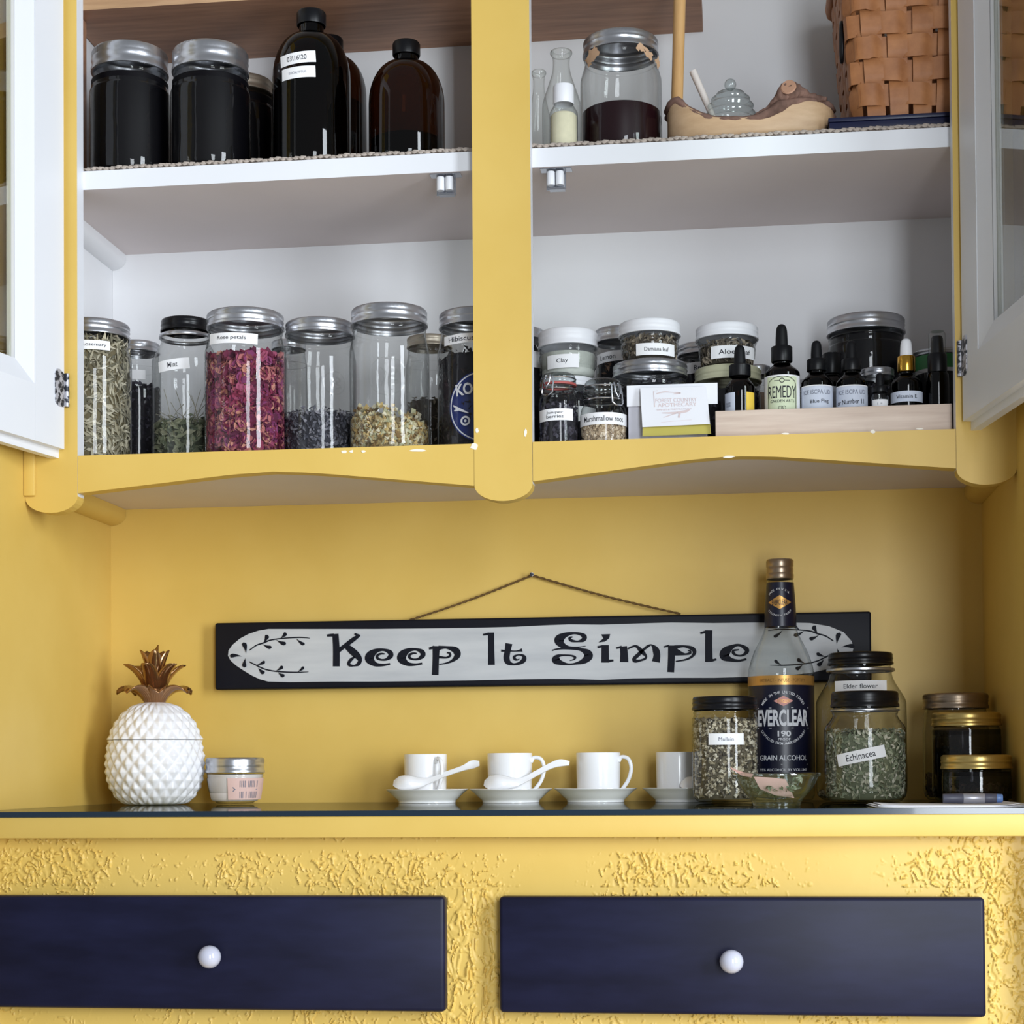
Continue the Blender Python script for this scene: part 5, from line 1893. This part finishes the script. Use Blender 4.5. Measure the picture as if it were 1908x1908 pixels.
for cx, lab in ((796, 'white saucer under the cup whose handle faces the room, spoon across it'), (952, 'white saucer under the second cup with a spoon through its handle'),
                (1110, 'white saucer holding the cup without a spoon'), (1274, 'white saucer partly hidden by the mullein jar')):
    saucer(cx, lab)
cup(793, 753, 833, 1405, 'white espresso cup with handle turned to the front, nearest the candle jar', 0.50)
cup(950, 908, 992, 1403, 'white espresso cup with a spoon slipped through its side handle', 1.35)
cup(1115, 1074, 1157, 1402, 'white espresso cup standing alone on its saucer without a spoon', 1.22)
cup(1263, 1222, 1304, 1401, 'shaded white espresso cup half hidden behind the mullein jar', 1.6)


def spoon(lab, pts, Ys, wid, dep):
    """soup-spoon: path through pixels, widths and hollow depth in pixels"""
    P3 = [at(a, b, y) for (a, b), y in zip(pts, Ys)]
    s_ = mpp(P3[0])
    n = 40
    T = np.linspace(0, len(P3) - 1, n)
    idx = np.arange(len(P3))
    # smooth interpolation
    def cr(arr):
        out = []
        A = [arr[0]] + list(arr) + [arr[-1]]
        for t in T:
            i = min(int(t), len(arr) - 2)
            f = t - i
            p0, p1, p2, p3 = [np.array(q, float) for q in A[i:i + 4]]
            out.append(0.5 * ((2 * p1) + (-p0 + p2) * f + (2 * p0 - 5 * p1 + 4 * p2 - p3) * f * f + (-p0 + 3 * p1 - 3 * p2 + p3) * f ** 3))
        return np.array(out)
    C = cr(P3)
    Wd = np.maximum(cr([[w] for w in wid])[:, 0], 1.0) * s_
    Dp = cr([[w] for w in dep])[:, 0] * s_
    V_, F_ = [], []
    m = 9
    prev = None
    for i in range(n):
        t = C[min(i + 1, n - 1)] - C[max(i - 1, 0)]
        t /= np.linalg.norm(t)
        up = np.array([0, -0.92, 0.39])
        sd = np.cross(t, up)
        sd /= np.linalg.norm(sd)
        u = np.cross(sd, t)
        ring = []
        for k in range(m):
            q = -1 + 2 * k / (m - 1)
            ring.append(C[i] + sd * q * Wd[i] / 2 - u * Dp[i] * (1 - q * q))
        ring += [q - u * 0.0016 for q in reversed(ring)]
        V_ += [tuple(q) for q in ring]
    M2 = 2 * m
    for i in range(n - 1):
        for k in range(M2):
            l = (k + 1) % M2
            F_.append((i * M2 + k, i * M2 + l, (i + 1) * M2 + l, (i + 1) * M2 + k))
    F_.append(tuple(range(M2 - 1, -1, -1)))
    F_.append(tuple((n - 1) * M2 + k for k in range(M2)))
    o = mesh('china_spoon', V_, F_, MT['china'], auto=60)
    tag(o, lab, 'spoon', 'white china spoons')
    return o


FY = SAUC_Y - 0.034
spoon('white china spoon lying across the front of the cup with the forward handle', [(733, 1459), (743, 1458), (758, 1457.5), (776, 1458), (800, 1454), (830, 1442), (862, 1431), (880, 1424), (893, 1422)],
      [FY + 0.003, FY, FY - 0.001, FY, FY, FY, FY, FY, FY], [10, 25, 29, 23, 11, 9, 10, 16, 9], [0, -3, -7, -5, 0, 0, 0, 2, 0])
spoon('white china spoon passing through the handle of the second cup', [(902, 1459), (912, 1458), (928, 1457), (948, 1458), (972, 1455), (1000, 1440), (1025, 1427), (1044, 1421), (1061, 1422)],
      [FY + 0.003, FY, FY - 0.001, FY, FY + 0.004, FY + 0.012, FY + 0.02, FY + 0.024, FY + 0.026], [10, 27, 31, 24, 12, 10, 11, 14, 8], [0, -3, -8, -6, 0, 0, 0, 0, 0])
spoon('white china spoon with only its bowl showing beside the mullein jar', [(1268, 1461), (1277, 1460), (1291, 1459), (1306, 1460), (1325, 1457)],
      [FY + 0.003, FY, FY, FY, FY], [9, 23, 27, 18, 10], [0, -3, -6, -3, 0])

# ---- herb jars and bottle on the right of the worktop
P = jar('herb_jar', 'straight-sided jar of chopped mullein with a plain black lid', 1350, 0.150, 0.0003, 1296, 1321, 61, 60.5, 'blacklid', knurl=False, sh=0.008, neck=0.008)
contents(P, P.R, 0.004, P.z(1345, P.R), F_MULL, 'core_mull', 'chunk', 0.0068, 1500, 41)
P.paper(2, 1377, 63, 21, 'Mullein', 27, 7, 0.0, weight=0.0, ink='printgrey')

P = jar('herb_jar', 'big nearly empty jar with a black lid labelled Elder flower', 1603, 0.2040, 0.0003, 1213, 1236, 83, 60, 'blacklid', knurl=False, sh=0.046, neck=0.014)
rim_band(P, 63 * P.s, P.z(1249, 60 * P.s), 0.004)
P.paper(0, 1278, 92, 20, 'Elder flower', 62, 8.5, 0.0, R=74 * P.s)
contents(P, P.R, 0.004, P.z(1474, P.R), F_MULL, 'core_mull', 'chunk', 0.006, 200, 45)

P = jar('herb_jar', 'jar of green echinacea with a black lid and a slanted label', 1611, 0.0965, 0.0003, 1286, 1316, 75, 62.5, 'blacklid', knurl=False, sh=0.020, neck=0.012)
rim_band(P, 63.5 * P.s, P.z(1324, 62 * P.s), 0.0025)
contents(P, P.R, 0.004, P.z(1364, P.R), F_ECH, 'core_ech', 'leaf', 0.0068, 1600, 42)
P.paper(-7, 1408, 86, 22, 'Echinacea', 54, 12, 0.20)

P = Pot('liquor_bottle', 'clear liquor bottle with navy label and bronze cap', 'bottle', 1455, 0.2180, 0.0003, 1250)
s = P.s
R = 60.5 * s
P.R = R
zz = lambda y, r=0.0: P.z(y, r)
pr = smooth_prof([(0, 0.003), (50 * s, 0.001), (58 * s, 0.005), (R, 0.014), (R, zz(1380)), (R, zz(1262, R)), (59 * s, zz(1240, R)), (50 * s, zz(1212, R)), (38 * s, zz(1190, 0.02)), (29.5 * s, zz(1168, 0.015)), (27.5 * s, zz(1140, 0.015)), (25 * s, zz(1085, 0.015)), (22 * s, zz(1078, 0.015))], 4)
P.part('glass_body', lathe(pr, 64), MT['clear'])
rc = 25 * s
P.part('cap', lathe([(rc * 0.98, zz(1077, rc)), (rc * 1.02, zz(1075, rc)), (rc * 1.02, zz(1068, rc)), (rc * 0.98, zz(1066, rc)), (rc * 1.0, zz(1063, rc)), (rc * 1.0, zz(1057, rc)), (rc * 0.97, zz(1055, rc)), (rc, zz(1053, rc)), (rc, zz(1043, rc)), (rc * 0.94, zz(1040, rc)), (0, zz(1040, rc))], 56, {7: rc * 0.012, 8: rc * 0.012}), MT['bronzelid'], auto=35)
nz0, nz1 = zz(1166, 0.02), zz(1084, 0.016)
nl = P.part('neck_label', lathe([(29.8 * s, nz0), (28.6 * s, (nz0 + nz1) / 2), (25.4 * s, nz1)], 56), MT['label_navy'])
nm = (nz0 + nz1) / 2 + 0.002
nR = lambda z_: (29.8 * s) + (25.4 * s - 29.8 * s) * (z_ - nz0) / (nz1 - nz0)
def dia2d(w, h, cx=0, cy=0, n=16):
    V_ = []
    for i in range(n + 1):
        u = -1 + 2 * i / n
        V_ += [(cx + u * w, cy + h * (1 - abs(u))), (cx + u * w, cy - h * (1 - abs(u)))]
    return V_, [(2 * i, 2 * i + 1, 2 * i + 3, 2 * i + 2) for i in range(n)]


P.part('diamond', P.wrap(dia2d(22 * s, 13 * s), 28 * s, -1, nm, 0.0012, Rtop=nR), MT['label_gold'], nl, smooth=False)
P.part('lettering', P.wrap(join([off2d(fit_text('EVERCLEAR', 28 * s, 10 * s), 0, 0)]), 28 * s, -1, nm, 0.0016, Rtop=nR), MT['label_navy'], nl, smooth=False)
P.part('lettering', P.wrap(join([arc_text('MADE IN U.S.A.', 25 * s, PI / 2, 1.9, 4 * s), arc_text('STRENGTH PROOF', 25 * s, -PI / 2, 2.0, 3.6 * s, top=False)]), 28 * s, -1, nm, 0.0012, Rtop=nR), MT['label_white'], nl, smooth=False)
z0, z1, z2 = zz(1442, R), zz(1276, R), zz(1258, R)
ml = P.part('main_label', lathe([(R + 0.0004, z0), (R + 0.0004, z1)], 64), MT['label_navy'])
gb = P.part('gold_band', lathe([(R + 0.0005, z1), (R + 0.0005, z2)], 64), MT['label_gold'])
P.part('lettering', P.wrap(fit_text('EXTRACT - INFUSE - FORTIFY', 88 * s, 6 * s), R, 3, (z1 + z2) / 2, 0.0009), flat('gold_print_brown', (134, 96, 44), 0.5), gb, smooth=False)
mz = zz(1360, R)                       # row of the middle of the ring
wt = [arc_text('MADE IN THE UNITED STATES', 47 * s, PI / 2, 2.05, 5 * s, True, 0.01), arc_text('DISTILLED FROM AMERICAN GRAIN', 47 * s, -PI / 2, 2.1, 4.6 * s, False, 0.01)]
wt = [off2d(q, 4 * s, (1360 - 1338) * s) for q in wt]
wt += [off2d(fit_text('EVERCLEAR', 100 * s, 31 * s, 0.035), 4 * s, 22 * s), off2d(fit_text('190', 24 * s, 11 * s, 0.03), 5 * s, -7 * s), off2d(fit_text('PROOF', 22 * s, 4.5 * s, 0.01), 5 * s, -17 * s),
       poly_line2d([(-48 * s, 40.5 * s), (-20 * s, 40.5 * s), (20 * s, 40.5 * s), (56 * s, 40.5 * s)], 0.9 * s), poly_line2d([(-48 * s, 3.5 * s), (-20 * s, 3.5 * s), (20 * s, 3.5 * s), (56 * s, 3.5 * s)], 0.9 * s),
       off2d(fit_text('GRAIN ALCOHOL', 92 * s, 9.5 * s, 0.015), 4 * s, -51 * s), off2d(fit_text('95% ALCOHOL BY VOLUME', 92 * s, 5 * s, 0.01), 4 * s, -73 * s), poly_line2d([(-48 * s, -63 * s), (0, -63 * s), (52 * s, -63 * s)], 0.7 * s)]
P.part('lettering', P.wrap(join(wt), R, 0, mz, 0.0008), MT['label_white'], ml, smooth=False)
P.part('diamond', P.wrap(dia2d(18 * s, 9.5 * s, 4 * s, 53 * s), R, 0, mz, 0.0009), MT['label_pink'], ml, smooth=False)
P.part('lettering', P.wrap(off2d(fit_text('EVERCLEAR', 22 * s, 6 * s), 4 * s, 53 * s), R, 0, mz, 0.0012), MT['label_gold'], ml, smooth=False)

P = jar('herb_jar', 'clear jar with a bronze screw lid tucked in the corner of the niche', 1780, 0.2020, 0.0003, 1290, 1319, 60, 60, 'bronzelid', sh=0.018, neck=0.012)
contents(P, P.R, 0.004, P.z(1440, P.R), F_BROWN, 'core_brown', 'leaf', 0.007, 150, 43)
P = jar('herb_jar', 'dark green-black jar with a gold lid behind the low gold-lidded jar', 1800, 0.1180, 0.0003, 1326, 1352, 63, 63.5, 'goldlid', sh=0.008, neck=0.008)
contents(P, P.R, 0.004, P.z(1398, P.R), flakes('dark_green_herb', [(40, 46, 40), (56, 60, 50), (30, 34, 32)]), 'core_dark', 'leaf', 0.009, 220, 46)
P.part('dark_liner', lathe([(P.R * 0.99, 0.006), (P.R * 0.99, P.zl - 0.004)], 40), MT['smoke'])
P = jar('herb_jar', 'low dark jar of brown herb with a gold lid behind the pen', 1819, 0.0350, 0.0003, 1406, 1433, 63, 65, 'goldlid', sh=0.006, neck=0.006)
contents(P, P.R, 0.004, P.z(1466, P.R), F_BROWN, 'core_brown', 'leaf', 0.009, 260, 44)
P.part('dark_liner', lathe([(P.R * 0.99, 0.005), (P.R * 0.99, P.zl - 0.003)], 40), MT['smoke'])

# ---- glass bowl with herb scraps and pink paper
P = Pot('glass_bowl', 'small footed clear glass bowl of herb scraps in front of the liquor bottle', 'bowl', 1447, -0.035, 0.0003, 1470)
s = P.s
R = 81 * s
P.R = R
H = P.z(1441, R)
pr = smooth_prof([(0, 0.004), (38 * s, 0.003), (40 * s, 0.0005), (44 * s, 0.0002), (45 * s, 0.003), (50 * s, 0.008), (66 * s, 0.018), (74 * s, H - 0.008), (77 * s, H - 0.004), (R, H - 0.003), (R, H), (78 * s, H), (73 * s, H - 0.004), (64 * s, 0.019), (48 * s, 0.010), (0, 0.0065)], 3)
P.part('glass_body', lathe(pr, 64), MT['thick'])
rng = random.Random(9)
hs = []
for _ in range(150):
    a = rng.uniform(0, 2 * PI)
    r_ = 50 * s * math.sqrt(rng.random())
    zc = 0.0095 + 0.0016 * rng.random() + 0.010 * (r_ / (50 * s)) ** 2 + (0.012 * rng.random() if math.cos(a - 0.6) > 0.2 else 0)
    c = np.array([r_ * math.cos(a), r_ * math.sin(a), zc])
    hs.append(flake('leaf', c, (0, 0, 1), 0.008, rng))
P.part('herb_scraps', join(hs), F_ECH, smooth=False, kind='stuff')


def slip(px, Ys, lab):
    n = 8
    V_, F_ = [], []
    for i in range(n + 1):
        t = i / n
        (a0_, b0_), (a1_, b1_) = [(np.interp(t, np.linspace(0, 1, len(side)), [q[0] for q in side]), np.interp(t, np.linspace(0, 1, len(side)), [q[1] for q in side])) for side in px]
        y = float(np.interp(t, np.linspace(0, 1, len(Ys)), Ys))
        p0_, p1_ = at(a0_, b0_, y + 0.006), at(a1_, b1_, y - 0.006)
        for q in (p0_, p1_):
            V_.append(tuple(q))
        for q in (p0_, p1_):
            V_.append((q[0], q[1] + 0.0005, q[2]))
    for i in range(n):
        a = 4 * i
        F_ += [(a, a + 1, a + 5, a + 4), (a + 2, a + 6, a + 7, a + 3), (a, a + 4, a + 6, a + 2), (a + 1, a + 3, a + 7, a + 5)]
    F_ += [(0, 2, 3, 1), (4 * n, 4 * n + 1, 4 * n + 3, 4 * n + 2)]
    o = mesh('paper_slip', V_, F_, MT['pink'], smooth=True, auto=40)
    tag(o, lab, 'paper slip')


slip((((1404, 1447), (1440, 1449), (1464, 1452)), ((1416, 1470), (1445, 1482), (1480, 1487))), (-0.055, -0.052, -0.050), 'broad pink paper slip lying inside the glass bowl')
slip((((1360, 1429), (1385, 1439), (1404, 1442)), ((1364, 1434), (1384, 1446), (1400, 1449))), (-0.060, -0.055, -0.052), 'narrow pink paper slip sticking out over the rim of the glass bowl')


# ---- papers and pen
def sheet(lab, x0, x1, y0, y1, z, rot, curl):
    n = 16
    V_, F_ = [], []
    cx0, cy0 = (x0 + x1) / 2, (y0 + y1) / 2
    for i in range(n + 1):
        t = i / n
        zz_ = z + curl * (max(0, abs(2 * t - 1) - 0.6) / 0.4) ** 2 * (1 if t > 0.5 else 0.6)
        for yy in (y0, y1):
            x = x0 + (x1 - x0) * t - cx0
            y = yy - cy0
            X_, Y_ = x * math.cos(rot) - y * math.sin(rot) + cx0, x * math.sin(rot) + y * math.cos(rot) + cy0
            V_ += [(X_, Y_, zz_), (X_, Y_, zz_ + 0.0004)]
    for i in range(n):
        a = 4 * i
        F_ += [(a + 1, a + 5, a + 7, a + 3), (a, a + 2, a + 6, a + 4), (a, a + 4, a + 5, a + 1), (a + 2, a + 3, a + 7, a + 6)]
    F_ += [(0, 1, 3, 2), (4 * n, 4 * n + 2, 4 * n + 3, 4 * n + 1)]
    o = mesh('paper_sheet', V_, F_, MT['card'], smooth=False)
    tag(o, lab, 'paper')
    return o


xp = float(at(1622, 1500, -0.10)[0])
sheet('lowest white paper sheet lying on the glass under the other sheets', xp, 0.545, -0.158, -0.040, 0.0003, 0.0, 0.0012)
sheet('middle white paper sheet between two others on the glass', xp + 0.003, 0.540, -0.152, -0.030, 0.0009, 0.015, 0.0018)
sheet('uppermost white paper sheet, under the pen', xp + 0.008, 0.530, -0.148, -0.020, 0.0015, -0.012, 0.0022)
pa, pb_ = at(1757, 1492, -0.060), at(1868, 1491, -0.060)
Lp = float(pb_[0] - pa[0])
PN = thing('marker_pen', 'grey marker pen with a clear barrel and blue end lying on the papers', 'pen', (float(pa[0]), -0.060, 0.0022))
rp = 9.5 * mpp(pa)


def pen_part(nm, t0, t1, r0, r1, m, parent=PN):
    v, f = lathe([(0, t0 * Lp), (r0 * 0.96, t0 * Lp), (r0, t0 * Lp + 0.0006), (r1, t1 * Lp - 0.0006), (r1 * 0.94, t1 * Lp), (0, t1 * Lp)], 24)
    return mesh(nm, [(z_, y, x + rp) for x, y, z_ in v], f, MT[m], parent, auto=40)


pen_part('cap', 0.0, 0.34, rp * 0.9, rp, 'pengrey')
pen_part('barrel', 0.34, 0.70, rp * 0.98, rp * 0.98, 'penclear')
pen_part('grip', 0.70, 0.90, rp * 0.95, rp * 0.9, 'pengrey')
pen_part('end_plug', 0.90, 1.0, rp * 0.86, rp * 0.8, 'penblue')
